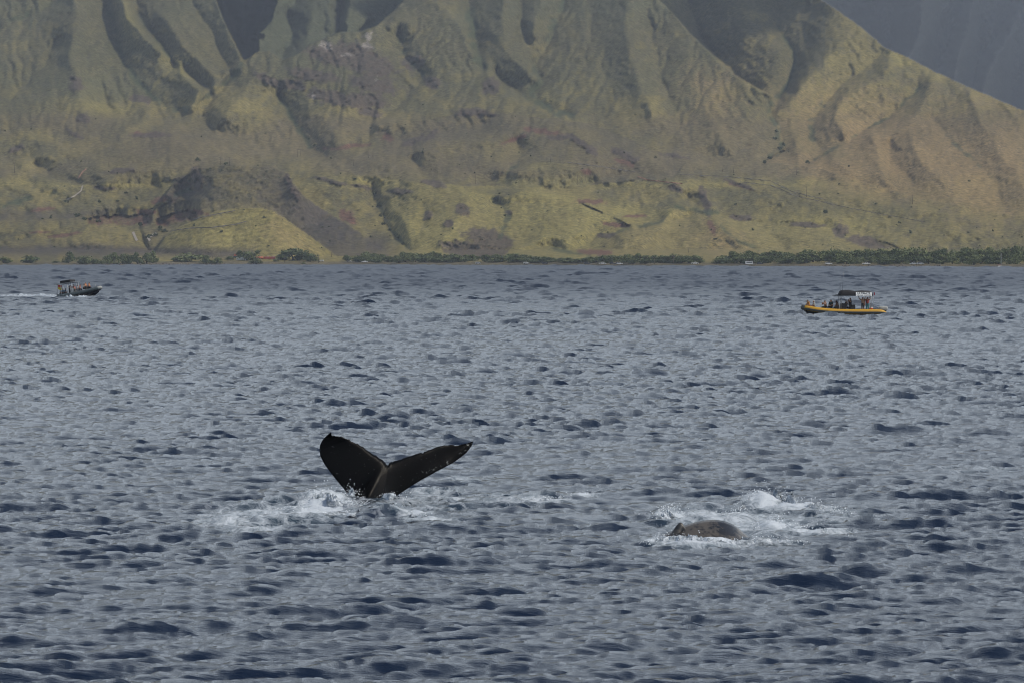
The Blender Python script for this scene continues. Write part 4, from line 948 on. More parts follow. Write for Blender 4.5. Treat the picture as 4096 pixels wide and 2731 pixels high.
PALE = mat('pale_gravel', (.26, .23, .20), .95, scale=.3); REDD = mat('red_dirt', (.22, .115, .075), .95, scale=.3); GREYR = mat('grey_track', (.10, .09, .085), .95, scale=.3)
track([(548, 965), (538, 945), (532, 930)], 10, PALE); track([(600, 965), (592, 955), (612, 942), (626, 935)], 9, PALE); track([(330, 745), (325, 765), (300, 785), (270, 800)], 5, PALE)
track([(2550, 708), (2590, 722), (2730, 738)], 4, REDD)
track([(2270, 652), (2400, 668), (2540, 690)], 2.6, GREYR); track([(312, 718), (330, 690), (345, 678)], 5, REDD); track([(690, 925), (760, 915), (850, 912), (940, 900), (985, 888)], 3.5, GREYR); track([(770, 880), (850, 862), (940, 845)], 3.5, GREYR)
track([(2720, 700), (2900, 708), (3080, 725), (3170, 770), (3300, 800)], 2, GREYR); track([(2960, 730), (3090, 745), (3180, 785), (3400, 835), (3700, 890)], 2, GREYR)
# boulders on the bank
rb = np.random.default_rng(9); bm = bmesh.new()
for k in range(420):
    x = rb.choice([rb.uniform(560, 900), rb.uniform(200, 1100), rb.uniform(3200, 3800)]); ys = float(shore_y(x)); p_ = on_land(x, ys - rb.uniform(-.5, 5)); s_ = rb.uniform(.35, 1.1)
    g = bmesh.ops.create_icosphere(bm, subdivisions=1, radius=s_)
    for v in g['verts']: v.co = Vector((v.co.x * rb.uniform(.7, 1.4), v.co.y, v.co.z * rb.uniform(.6, 1))) + p_
o = add('shore_boulders', bm_mesh('shore_boulders', bm, False), None, mat('lava_boulder', (.11, .095, .085), .95, var=.5, scale=.4)); tag(o, 'grey lava boulders heaped along the waterline', 'boulders', kind='stuff')
o = empty('dark_rock', (0, 0, 0)); p_ = on_land(992, float(shore_y(992)) - 1); COL.objects.unlink(o)
bm = bmesh.new(); g = bmesh.ops.create_icosphere(bm, subdivisions=2, radius=1.5)
for v in g['verts']: v.co = Vector((v.co.x * 1.1, v.co.y, v.co.z * .8)) * (1 + .2 * math.sin(v.co.x * 4 + v.co.z * 3)) 
o = add('dark_rock', bm_mesh('dark_rock', bm), None, mat('wet_rock', (.02, .02, .022), .6)); o.location = p_; tag(o, 'black wet rock at the waterline below the white lorry', 'rock')
# thin surf along the beach
sv = []; sf = []
for (x0, x1) in [(330, 350), (500, 540), (560, 640), (640, 800), (1870, 1912), (2098, 2122), (2300, 2322), (2630, 2670), (2720, 2765), (2765, 2850), (3115, 3200), (3230, 3330), (3355, 3420), (3610, 3712), (3730, 3870), (3920, 3975), (4015, 4096)]:
    n_ = 12
    for k in range(n_ + 1):
        x = x0 + (x1 - x0) * k / n_; ys = float(shore_y(x)); th = 1.5 * math.sin(math.pi * k / n_) * R.uniform(.5, 1.1) + .2; Dn = sea_depth(ys) - 10
        b_ = at(x, ys, Dn); b_.z = -.1; w_ = th / F * Dn
        i = len(sv); sv += [(b_.x, Dn - 1.5, -.1), (b_.x, Dn, w_), (b_.x, Dn + 3, -.1)]
        if k: sf += [(i - 3, i, i + 1, i - 2), (i - 2, i + 1, i + 2, i - 1)]
FOAM_MAT = mat('foam_white', (.74, .78, .84), .9, var=.1, scale=2)
o = add('surf', np_mesh('surf', np.array(sv), np.array(sf)), None, FOAM_MAT); tag(o, 'thin white line of surf breaking along the beach', 'surf', kind='stuff')
# ------------------------------------------------------------------ people
SKIN = mat('skin', (.34, .19, .13), .55); HAIR = mat('dark_hair', (.02, .016, .013), .7); SHOE = mat('shoe', (.03, .03, .03), .7)
def cloth(nm, c): return mat('cloth_' + nm, c, .9, var=.2, scale=9)
J0 = dict(pel=(0, 0, .95), spi=(0, 0, 1.16), che=(.0, 0, 1.36), nec=(.01, 0, 1.49), hea=(.03, 0, 1.59), top=(.03, 0, 1.70),
          lsh=(0, .17, 1.41), lel=(-.02, .23, 1.14), lwr=(.06, .22, .90), lha=(.08, .21, .80), rsh=(0, -.17, 1.41), rel=(-.02, -.23, 1.14), rwr=(.06, -.22, .90), rha=(.08, -.21, .80),
          lhi=(0, .09, .90), lkn=(.02, .10, .49), lan=(-.01, .10, .08), lto=(.14, .11, .03), rhi=(0, -.09, .90), rkn=(.02, -.10, .49), ran=(-.01, -.10, .08), rto=(.14, -.11, .03))
RAD = dict(pel=(.145, .115), spi=(.135, .105), che=(.155, .115), nec=(.055, .055), hea=(.085, .095), top=(.07, .08), sh=(.065, .065), el=(.046, .046), wr=(.034, .034), ha=(.042, .026), hi=(.09, .09), kn=(.06, .06), an=(.042, .042), to=(.04, .03))
BONES = [('pel', 'spi'), ('spi', 'che'), ('che', 'nec'), ('nec', 'hea'), ('hea', 'top')] + [(a, b) for s_ in 'lr' for a, b in (('che', s_ + 'sh'), (s_ + 'sh', s_ + 'el'), (s_ + 'el', s_ + 'wr'), (s_ + 'wr', s_ + 'ha'), ('pel', s_ + 'hi'), (s_ + 'hi', s_ + 'kn'), (s_ + 'kn', s_ + 'an'), (s_ + 'an', s_ + 'to'))]
def seat_pose(lean=0.0, **kw):
    J = dict(J0); dz = -.42                                     # hips down to a bench, origin at the floor
    for k in ('pel', 'spi', 'che', 'nec', 'hea', 'top', 'lsh', 'rsh'): J[k] = (J0[k][0] - .1 + lean * (J0[k][2] - .95), J0[k][1], J0[k][2] + dz)
    for s_, y in (('l', .12), ('r', -.12)):
        J[s_ + 'hi'] = (-.08, y * .8, .50); J[s_ + 'kn'] = (.34, y * 1.3, .52); J[s_ + 'an'] = (.34, y * 1.2, .10); J[s_ + 'to'] = (.48, y * 1.2, .04)
        J[s_ + 'el'] = (-.02 + lean * .2, y * 1.9, .74); J[s_ + 'wr'] = (.22, y * 1.2, .66); J[s_ + 'ha'] = (.31, y * .9, .64)
    J.update(kw); return J
def stand_pose(**kw):
    J = dict(J0); J.update(kw); return J
POSES = {
    'stand': stand_pose(),
    'look': stand_pose(lel=(.12, .26, 1.20), lwr=(.24, .12, 1.42), lha=(.28, .08, 1.50), rel=(.10, -.26, 1.20), rwr=(.24, -.12, 1.42), rha=(.28, -.08, 1.50)),
    'reach': stand_pose(rel=(.02, -.40, 1.52), rwr=(.03, -.46, 1.78), rha=(.03, -.46, 1.87)),
    'arms_up': stand_pose(lel=(.04, .36, 1.52), lwr=(.05, .20, 1.72), lha=(.05, .13, 1.76), rel=(.04, -.36, 1.52), rwr=(.05, -.20, 1.72), rha=(.05, -.13, 1.76)),
    'sit': seat_pose(0.05), 'lean': seat_pose(0.28), 'sit_look': seat_pose(.1, lel=(.16, .26, .80), lwr=(.24, .12, 1.00), lha=(.26, .08, 1.08), rel=(.16, -.26, .80), rwr=(.24, -.12, 1.0), rha=(.26, -.08, 1.08)),
}
def region(b):
    a = b[1]
    if a in ('spi', 'che') or a in ('lsh', 'rsh'): return 1
    if a in ('lel', 'rel'): return 4
    if a in ('lwr', 'rwr', 'lha', 'rha', 'nec', 'hea'): return 0
    if a == 'top': return 3
    if a in ('lhi', 'rhi', 'lkn', 'rkn'): return 2
    if a in ('lan', 'ran'): return 5
    return 6
def build_pose(J):
    names = list(J); idx = {k: i for i, k in enumerate(names)}
    me = bpy.data.meshes.new('figure'); me.from_pydata([J[k] for k in names], [(idx[a], idx[b]) for a, b in BONES], [])
    o = bpy.data.objects.new('figure', me); COL.objects.link(o)
    sk = o.modifiers.new('s', 'SKIN'); sk.use_smooth_shade = True
    for k, i in idx.items():
        key = k if k in RAD else k[1:]; me.skin_vertices[0].data[i].radius = tuple(1.4 * q for q in RAD[key]); me.skin_vertices[0].data[i].use_root = (k == 'pel')
    sb = o.modifiers.new('d', 'SUBSURF'); sb.levels = 1; sb.render_levels = 1
    dg = bpy.context.evaluated_depsgraph_get(); ev = o.evaluated_get(dg); out = bpy.data.meshes.new_from_object(ev)
    bpy.data.objects.remove(o); 
    P = np.array([J[k] for k in names]); reg = []
    seg = [(np.array(J[a]), np.array(J[b]), region((a, b))) for a, b in BONES]
    hz = J['hea'][2]
    for pl in out.polygons:
        c = np.array(pl.center); best = (9, 0)
        for a, b, r_ in seg:
            t = np.clip(np.dot(c - a, b - a) / (np.dot(b - a, b - a) + 1e-9), 0, 1); d = np.linalg.norm(c - a - t * (b - a))
            if d < best[0]: best = (d, r_)
        r_ = best[1]
        if r_ in (0, 3) and c[2] > hz - .06 and abs(c[1]) < .14: r_ = 3 if (c[2] > hz + .05 or c[0] < J['hea'][0] - .03) else 0
        reg.append(r_)
    return out, reg
FIG = {k: build_pose(J) for k, J in POSES.items()}
def person(pose, loc, rz, shirt, pants, label, sleeves=True, long_pants=True, hair=None, skin=None, s=1.0):
    me0, reg = FIG[pose]; me = me0.copy(); me.materials.clear()
    for m_ in (skin or SKIN, shirt, pants, hair or HAIR, shirt if sleeves else (skin or SKIN), pants if long_pants else (skin or SKIN), SHOE): me.materials.append(m_)
    me.polygons.foreach_set('material_index', reg); me.polygons.foreach_set('use_smooth', [True] * len(reg)); me.update()
    o = add('person', me); o.location = loc; o.rotation_euler = (0, 0, rz); o.scale = (s,) * 3
    return tag(o, label, 'person')

# ------------------------------------------------------------------ inflatable boats (bow towards local +x, waterline z = 0)
def tube_path(L, beam, zmid, zbow, R0, sgn=0):
    h = L / 2
    half = [(-h, beam * .93, zmid - .08, .05), (-h + .35, beam * .96, zmid - .03, R0 * .75), (-h + .75, beam * .98, zmid, R0), (-h * .5, beam, zmid, R0), (0, beam, zmid + .01, R0), (h * .35, beam * .98, zmid + .08 * (zbow - zmid) / .5, R0),
            (h * .62, beam * .86, zmid + .42 * (zbow - zmid), R0), (h * .80, beam * .64, zmid + .72 * (zbow - zmid), R0 * .98), (h * .92, beam * .34, zmid + .92 * (zbow - zmid), R0 * .96), (h * .955, 0, zbow, R0 * .95)]
    full = half + [(x, -y, z, r_) for x, y, z, r_ in half[-2::-1]]
    P = np.array(full)
    # smooth resample
    t = np.linspace(0, len(P) - 1, 61); out = np.stack([np.interp(t, np.arange(len(P)), P[:, k]) for k in range(4)], 1)
    for it in range(2): out[1:-1] = (out[:-2] + 2 * out[1:-1] + out[2:]) / 4
    return out
def sweep(P, a0, a1, n, dr=0.0):
    """part of a tube surface between angles a0..a1 (0 = outboard, pi/2 = up)"""
    pts = []
    for i, (x, y, z, r_) in enumerate(P):
        d = Vector(P[min(i + 1, len(P) - 1)][:3] - P[max(i - 1, 0)][:3]).normalized(); out = Vector((d.y, -d.x, 0)).normalized()
        out = out if out.dot(Vector((x, y, 0)) + Vector((.5, 0, 0))) > 0 else -out
        up = d.cross(out); up = up if up.z > 0 else -up
        for k in range(n): a = a0 + (a1 - a0) * k / (n - 1); pts.append(tuple(Vector((x, y, z)) + (out * math.cos(a) + up * math.sin(a)) * (r_ + dr)))
    return np.array(pts), grid_quads(len(P), n)
def rib_boat(name, L, beam, zmid, zbow, R0, top, band, hullm, loc, rz, pitch=0.0):
    o = empty(name, loc); o.rotation_euler = (0, -pitch, rz)
    P = tube_path(L, beam, zmid, zbow, R0)
    c_, q_ = sweep(P, 0, 2 * math.pi, 17); add('tube', np_mesh('tube', c_, q_), o, top)
    t_ = o.children[0]
    c_, q_ = sweep(P, math.radians(-42), math.radians(6), 6, .014); add('rubbing_strake', np_mesh('rubbing_strake', c_, q_), t_, band)
    i0 = 26; c_, q_ = sweep(P[i0:61 - i0], math.radians(-70), math.radians(75), 12, .02); add('bow_patch', np_mesh('bow_patch', c_, q_), t_, band)
    h = L / 2; secs = []
    for x, w, zk, zc in [(-h + .5, .95, -.42, -.02), (-h * .3, .95, -.45, -.02), (h * .35, .9, -.42, .08), (h * .65, .6, -.30, zbow * .45), (h * .85, .25, zbow * .1, zbow * .72), (h * .93, .03, zbow * .55, zbow * .9)]:
        secs.append([(x, -beam * w, zc), (x, -beam * w * .8, (zk + zc) * .4), (x, 0, zk), (x, beam * w * .8, (zk + zc) * .4), (x, beam * w, zc)])
    S = np.array(secs).reshape(-1, 3); add('hull', np_mesh('hull', S, grid_quads(6, 5)), o, hullm)
    bm = bmesh.new(); vs = [bm.verts.new(v) for v in ((-h + .55, -beam * .98, .22), (h * .4, -beam * .95, .26), (h * .8, -beam * .4, zbow * .7), (h * .8, beam * .4, zbow * .7), (h * .4, beam * .95, .26), (-h + .55, beam * .98, .22))]; bm.faces.new(vs)
    e = bmesh.ops.extrude_face_region(bm, geom=list(bm.faces)); bmesh.ops.translate(bm, vec=(0, 0, -.06), verts=[v for v in e['geom'] if isinstance(v, bmesh.types.BMVert)])
    add('deck', bm_mesh('deck', bm, False), o, mat('deck_grey', (.20, .20, .20), .8))
    return o
def part_tube(root, name, pts, r_, m_, seg=6):
    bm = bmesh.new(); tube_bm(bm, pts, [r_] * len(pts) if not isinstance(r_, (list, tuple)) else r_, seg); return add(name, bm_mesh(name, bm), root, m_)
def part_box(root, name, c, s, m_, bev=.03, rot=None):
    bm = bmesh.new(); box_bm(bm, c, s, rot, bev); return add(name, bm_mesh(name, bm, False), root, m_)
STEEL = mat('steel_tube', (.30, .31, .32), .4, .6); BLACKC = mat('black_canvas', (.012, .012, .016), .85, var=.3); NAVYC = mat('navy_canvas', (.02, .025, .035), .85); BLACKP = mat('black_plastic', (.02, .02, .022), .5)
YEL = mat('yellow_tube', (.50, .28, .025), .55, var=.15); GRY = mat('grey_strake', (.085, .09, .085), .7); DKH = mat('dark_hull', (.03, .032, .035), .5); CREAM = mat('cowl_grey', (.34, .35, .34), .5, var=.25)

# yellow whale-watching boat, bow towards the left of the hills
DY_ = sea_depth(1262); sY = DY_ / F
def YX(cx): return 4.75 - (cx - 268) * .1998 * sY          # length position along the boat from the measured outline
by = at(3150 + .1998 * 1119, 1262, DY_); by.z = 0.10
yb = rib_boat('inflatable_boat', 9.5, 1.08, .30, .80, .29, YEL, GRY, DKH, by, math.pi)
tag(yb, 'yellow and grey inflatable tour boat with black canopy and white banner', 'boat')
def on_boat(b_, v): return Matrix.LocRotScale(b_.location, b_.rotation_euler, None) @ Vector(v)
# canopy on its frame
cs = []
for x, z in [(.62, 2.12), (.50, 2.42), (.40, 2.62), (.15, 2.70), (-.6, 2.71), (-1.05, 2.64), (-1.25, 2.58), (-1.4, 2.60), (-2.0, 2.66), (-2.8, 2.62), (-3.15, 2.52), (-3.25, 2.14)]:
    k_ = .62 if z > 2.5 else 1.0
    cs.append([(x, -1.06, min(z, 2.14)), (x, -1.02, min(z, 2.14) + .7 * (z - min(z, 2.14))), (x, -.75, z - .01), (x, 0, z + .03), (x, .75, z - .01), (x, 1.02, min(z, 2.14) + .7 * (z - min(z, 2.14))), (x, 1.06, min(z, 2.14))])
cq = add('canopy', np_mesh('canopy', np.array(cs).reshape(-1, 3), grid_quads(len(cs), 7)), yb, BLACKC)
part_box(yb, 'canopy_board', (-1.3, 0, 2.10), (3.9, 2.16, .05), NAVYC, .015)
prof(yb, 'visor', [(.64, 2.08), (1.22, 2.09), (1.20, 2.12), (.64, 2.24)], 1.8, NAVYC, 0)
for x in (.48, .26, -2.95, -3.25):
    for s_ in (-1, 1): part_tube(yb, 'canopy_post', [(x, s_ * .95, .5), (x, s_ * .98, 2.1)], .022, STEEL)
for s_ in (-1, 1): part_tube(yb, 'brace', [(.02, s_ * .97, 2.05), (-.1, s_ * .9, 1.7), (-.5, s_ * .85, 1.2), (-.58, s_ * .8, .6)], .02, STEEL)
part_tube(yb, 'antenna', [(.42, .5, 2.6), (.40, .5, 4.45)], [.018, .008], STEEL); part_tube(yb, 'antenna', [(.18, .7, 2.6), (.02, .7, 4.85)], [.018, .008], STEEL)
part_box(yb, 'console', (.0, 0, .75), (.7, .8, 1.0), BLACKP, .06); part_box(yb, 'windscreen', (.25, 0, 1.38), (.05, .8, .3), GLASS, .01)
for k, x in enumerate((3.0, 2.1, 1.3, .7)): part_box(yb, 'bench', (x, 0, .50), (.42, 1.3, .46), BLACKP, .05)
part_box(yb, 'leaning_post', (-1.1, 0, .7), (.4, 1.0, .8), BLACKP, .06)
for s_ in (-1, 1): part_tube(yb, 'grab_line', [(x, s_ * 1.09, .30 + .30 + (.01 if i % 2 else .035)) for i, x in enumerate(np.linspace(-3.9, 2.0, 13))], .012, BLACKP, 5)
ob = empty('x'); COL.objects.unlink(ob)
for y in (-.38, .38):
    bm = bmesh.new(); box_bm(bm, (-4.45, y, .66), (.95, .46, .48), None, .14); mo_ = add('outboard_motor', bm_mesh('outboard_motor', bm), yb, CREAM)
    part_box(mo_, 'leg', (-4.6, y, .1), (.3, .16, .9), BLACKP, .04)
# banner with its lettering on the side that faces the sea
bn = part_box(yb, 'banner', (-2.20, 1.115, 2.28), (1.78, .02, .46), mat('banner_white', (.86, .87, .86), .7), .004)
_c = Vector((-2.20, 1.115, 2.28)); bn.matrix_local = Matrix.Translation(_c) @ Matrix.Rotation(.3, 4, 'X') @ Matrix.Translation(-_c)
INK = mat('banner_ink', (.02, .025, .04), .8)
def lettering(txt, size, z, bold, sx):
    cu = bpy.data.curves.new('t', 'FONT'); cu.body = txt; cu.size = size; cu.extrude = .003; cu.align_x = 'CENTER'; cu.offset = bold
    t_ = bpy.data.objects.new('t', cu); COL.objects.link(t_); dg = bpy.context.evaluated_depsgraph_get(); me = bpy.data.meshes.new_from_object(t_.evaluated_get(dg)); bpy.data.objects.remove(t_)
    o_ = add('lettering', me, bn, INK); o_.matrix_local = Matrix.Translation((-2.20, 1.131, z)) @ Matrix.Rotation(math.pi, 4, 'Z') @ Matrix.Rotation(math.pi / 2, 4, 'X') @ Matrix.Diagonal((sx, 1, 1, 1))
lettering('ULTIMATE', .30, 2.275, .008, 1.06); lettering('WHALE WATCH', .17, 2.09, .004, 1.28)
part_box(yb, 'red_marker', (-3.38, 1.0, 2.30), (.12, .04, .34), mat('red_cloth', (.28, .02, .03), .8), .01)
# cooler, people
co_ = empty('drinks_cooler', on_boat(yb, (YX(1660), .55, .24)))
for nm, a, b, m_, r_ in (('body', 0, .50, mat('orange_plastic', (.62, .09, .025), .45), .195), ('lid', .505, .585, mat('white_plastic', (.75, .75, .73), .4), .20)):
    bm = bmesh.new(); tube_bm(bm, [(0, 0, a), (0, 0, b)], [r_, r_], 16); add(nm, bm_mesh(nm, bm, False), co_, m_)
tag(co_, 'round orange drinks cooler with white lid at the stern of the yellow boat', 'cooler')
def crew(b_, x, y, z, pose, rz, shirt, pants, label, **kw): return person(pose, on_boat(b_, (x, y, z)), b_.rotation_euler.z + rz, shirt, pants, label, **kw)
K = cloth('black', (.015, .015, .018)); NV = cloth('navy', (.02, .025, .045)); DG = cloth('dark_grey', (.05, .052, .055))
crew(yb, 3.95, .30, .38, 'lean', .5, cloth('amber', (.38, .17, .04)), cloth('rust', (.22, .05, .04)), 'person in amber top sitting low at the very bow of the yellow boat')
crew(yb, 3.35, -.2, .30, 'sit', 0.3, cloth('pale_grey', (.34, .35, .35)), DG, 'person in pale grey hooded top near the bow of the yellow boat', hair=cloth('pale_grey', (.34, .35, .35)))
crew(yb, YX(740), .35, .30, 'sit_look', .6, cloth('tan', (.30, .20, .15)), K, 'person in tan top and black trousers on the forward bench of the yellow boat', sleeves=False)
crew(yb, YX(862), .1, .32, 'sit', 1.0, cloth('dark_teal', (.02, .045, .045)), K, 'broad person in dark top with a teal print, seated amidships on the yellow boat', s=1.05)
crew(yb, YX(990), .3, .28, 'lean', -.6, cloth('brown', (.13, .08, .06)), DG, 'person in brown top seated just ahead of the canopy posts of the yellow boat')
crew(yb, YX(1165) - .1, -.3, .28, 'sit_look', 2.4, K, NV, 'long-haired person in black beside the console under the canopy')
crew(yb, YX(1255), .2, .26, 'look', .4, K, cloth('charcoal', (.03, .03, .035)), 'person in black raising both hands to the face beside the console', s=.95)
crew(yb, YX(1500), .35, .24, 'reach', math.pi * .5, cloth('bare_tan', (.30, .19, .13)), DG, 'person with bare tan back and grey shorts reaching up to the canopy edge', sleeves=False, long_pants=False)
crew(yb, YX(1598), .0, .24, 'arms_up', math.pi * .5, cloth('crimson', (.25, .045, .04)), cloth('turquoise', (.06, .19, .21)), 'person in red top and turquoise trousers with arms raised behind the cooler', sleeves=False)

# dark boat running at speed with its bow up
DB = sea_depth(1192); sB = .1488 * DB / F
bb = at(150 + .1488 * 1165, 1192, DB); bb.z = .30
YAW = math.radians(-30)
GB = mat('slate_tube', (.085, .105, .11), .5); GB2 = mat('pale_bow_patch', (.26, .28, .28), .6); HB = mat('black_hull', (.012, .012, .02), .45)
db = rib_boat('inflatable_boat', 8.3, 1.05, .42, .86, .28, GB, GB, HB, bb, YAW, math.radians(7.5))
for ch in db.children:
    for g_ in ch.children:
        if g_.name.startswith('bow_patch'): g_.data.materials[0] = GB2
tag(db, 'dark slate inflatable boat running fast with bow raised and white wake', 'boat')
def BX(cx): return (cx - 1165) * sB / math.cos(YAW)
part_box(db, 'canopy_roll', (BX(830), 0, 2.62), (2.0, 1.5, .42), BLACKC, .12)
part_box(db, 'roof_frame', (BX(830), 0, 2.36), (3.5, 2.0, .05), STEEL, .01)
for x in (BX(590), BX(720), BX(985), BX(1040)):
    for s_ in (-1, 1): part_tube(db, 'canopy_post', [(x, s_ * .9, .5), (x, s_ * .95, 2.36)], .03, mat('pale_post', (.55, .57, .58), .4))
part_box(db, 'console', (BX(985), 0, .9), (.6, .8, 1.0), mat('console_grey', (.4, .42, .43), .5), .05)
for x in (BX(1080), BX(1190), BX(1300), BX(1400)): part_box(db, 'bench', (x, 0, .58), (.38, 1.2, .5), BLACKP, .04)
part_tube(db, 'bow_post', [(BX(1600), 0, 1.0), (BX(1600), 0, 1.45)], .05, STEEL)
part_box(db, 'outboard_motor', (-4.25, 0, .55), (.7, .5, .5), BLACKP, .12)
part_tube(db, 'stern_boom', [(-3.9, -.6, .55), (-5.3, -.7, .25)], .07, DKH)
fl = empty('flag', on_boat(db, (BX(600), -.8, 1.2)), YAW)
part_tube(fl, 'staff', [(0, 0, -.7), (0, 0, 1.25)], .02, STEEL)
def flag_cloth(z0, z1, m_, nm):
    xs = np.linspace(0, .75, 9); g_ = [[(x, .10 * math.sin(x * 9 + z * 2), z - .12 * x) for x in xs] for z in (z0, z1)]
    return add(nm, np_mesh(nm, np.array(g_).reshape(-1, 3), grid_quads(2, 9)), fl, m_)
flag_cloth(.35, .75, mat('flag_yellow', (.55, .40, .03), .8), 'yellow_field'); flag_cloth(.76, 1.12, mat('flag_red', (.40, .05, .04), .8), 'red_field')
tag(fl, 'yellow and red flag flying at the stern of the dark boat', 'flag')
PK = cloth('pink', (.48, .13, .17)); OR = cloth('orange', (.55, .20, .08)); RD = cloth('red', (.38, .035, .04)); BL = cloth('pale_blue', (.24, .30, .36)); GR = cloth('grey', (.22, .22, .22))
crew(db, BX(842), .2, .32, 'stand', .2, K, K, 'person in black standing tallest at the back of the dark boat group under the canopy'); crew(db, BX(888), -.35, .32, 'look', 0, NV, K, 'person in navy with raised hands, standing between two others under the dark boat canopy'); crew(db, BX(943), .1, .34, 'stand', .4, cloth('maroon', (.06, .015, .02)), K, 'person in maroon standing at the console of the dark boat')
crew(db, BX(640), -.5, .30, 'sit', .3, cloth('white', (.55, .55, .53)), GR, 'person in white seated beneath the flag of the dark boat'); crew(db, BX(705), -.45, .30, 'sit', -.4, BL, NV, 'person in pale blue seated at the stern of the dark boat'); crew(db, BX(750), -.3, .30, 'lean', .2, cloth('slate_blue', (.10, .14, .2)), NV, 'person in slate blue seated at the stern of the dark boat')
crew(db, BX(1065), -.5, .48, 'sit', .2, PK, GR, 'person in pink seated just forward of the dark boat console', sleeves=False); crew(db, BX(1112), -.3, .48, 'sit', .3, GR, BL, 'person in grey seated between the pink and red tops on the dark boat'); crew(db, BX(1190), -.45, .55, 'lean', .4, RD, NV, 'person in red leaning forward on the dark boat', sleeves=False)
crew(db, BX(1245), .3, .62, 'sit', .0, GR, DG, 'person in grey sitting high behind the orange top on the dark boat'); crew(db, BX(1335), -.1, .74, 'sit', .1, OR, DG, 'person in orange sitting highest towards the bow of the dark boat', sleeves=False); crew(db, BX(1385), .25, .60, 'sit', .2, cloth('brick', (.30, .10, .07)), DG, 'person in brick red behind the two orange tops on the dark boat'); crew(db, BX(1440), -.3, .66, 'lean', .2, OR, NV, 'person in orange seated foremost at the bow of the dark boat', sleeves=False)
# ------------------------------------------------------------------ whales and white water
def whale_mat(name, dark, pale, lo, hi, scale, rough=.35, spec=.45):
    m, n, l, p = new_mat(name)
    c = n.new('ShaderNodeTexCoord'); t = n.new('ShaderNodeTexNoise'); t.inputs['Scale'].default_value = scale; t.inputs['Detail'].default_value = 6; t.inputs['Roughness'].default_value = .65
    l.new(c.outputs['Object'], t.inputs['Vector'])
    a = n.new('ShaderNodeAttribute'); a.attribute_name = 'mark'
    ad = n.new('ShaderNodeMath'); ad.operation = 'ADD'; l.new(t.outputs[0], ad.inputs[0]); l.new(a.outputs['Fac'], ad.inputs[1])
    r = n.new('ShaderNodeMapRange'); r.inputs[1].default_value = lo; r.inputs[2].default_value = hi; l.new(ad.outputs[0], r.inputs[0])
    x = n.new('ShaderNodeMix'); x.data_type = 'RGBA'; x.inputs[6].default_value = (*dark, 1); x.inputs[7].default_value = (*pale, 1); l.new(r.outputs[0], x.inputs[0]); l.new(x.outputs[2], p.inputs['Base Color'])
    p.inputs['Roughness'].default_value = rough; p.inputs['Specular IOR Level'].default_value = spec
    b = n.new('ShaderNodeBump'); b.inputs['Distance'].default_value = .02; b.inputs['Strength'].default_value = .4; l.new(t.outputs[0], b.inputs['Height']); l.new(b.outputs[0], p.inputs['Normal'])
    return m
DW = sea_depth(1992); sW = DW / F
def W(px, py): return ((px - 1490) * sW, (1992 - py) * sW)
trL = [(1324, 1725), (1330, 1742), (1345, 1742), (1362, 1745), (1380, 1750), (1394, 1758), (1412, 1767), (1433, 1777), (1455, 1792), (1475, 1806), (1496, 1818), (1517, 1832), (1533, 1842), (1544, 1853), (1549, 1863)]
leL = [(1324, 1725), (1307, 1741), (1295, 1752), (1287, 1764), (1280, 1780), (1278, 1795), (1281, 1822), (1297, 1854), (1323, 1890), (1349, 1922), (1378, 1956), (1400, 1985), (1420, 2020), (1440, 2070), (1452, 2130)]
trR = [(1549, 1863), (1557, 1853), (1568, 1847), (1592, 1840), (1620, 1832), (1652, 1822), (1685, 1812), (1705, 1806), (1723, 1800), (1750, 1791), (1775, 1785), (1803, 1784), (1830, 1788), (1862, 1779), (1891, 1771)]
leR = [(1520, 2130), (1530, 2070), (1545, 2020), (1565, 1998), (1588, 1981), (1612, 1966), (1636, 1951), (1685, 1921), (1720, 1903), (1749, 1887), (1785, 1869), (1814, 1854), (1862, 1819), (1885, 1790), (1891, 1771)]
def resample(pts, n):
    P = np.array(pts, float); d = np.concatenate([[0], np.cumsum(np.linalg.norm(np.diff(P, axis=0), axis=1))]); t = np.linspace(0, 1, n)
    i = np.linspace(0, 1, len(P)); return np.stack([np.interp(t, i, P[:, 0]), np.interp(t, i, P[:, 1])], 1)
NU, NV_ = 46, 27
rr_ = np.random.default_rng(77)
T = np.concatenate([resample(trL, NU), resample(trR, NU)[1:]]); Ld = np.concatenate([resample(leL, NU), resample(leR, NU)[1:]])
nU = len(T); u = np.linspace(-1, 1, nU)
T[2:-2, 1] += rr_.normal(size=nU - 4) * 1.5; T[2:-2, 0] += rr_.normal(size=nU - 4) * 1.0      # ragged rear edge
v = np.linspace(0, 1, NV_); v = v ** .9
PX2 = T[:, None, 0] * (1 - v)[None, :] + Ld[:, None, 0] * v[None, :]; PY2 = T[:, None, 1] * (1 - v)[None, :] + Ld[:, None, 1] * v[None, :]
Xf = (PX2 - 1490) * sW; Zf = (1992 - PY2) * sW
prof_v = np.sin(np.pi * np.clip(v, 0, 1) ** .75) ** .7
thick = (.03 + .15 * (1 - np.abs(u)) ** 1.2)[:, None] * prof_v[None, :]
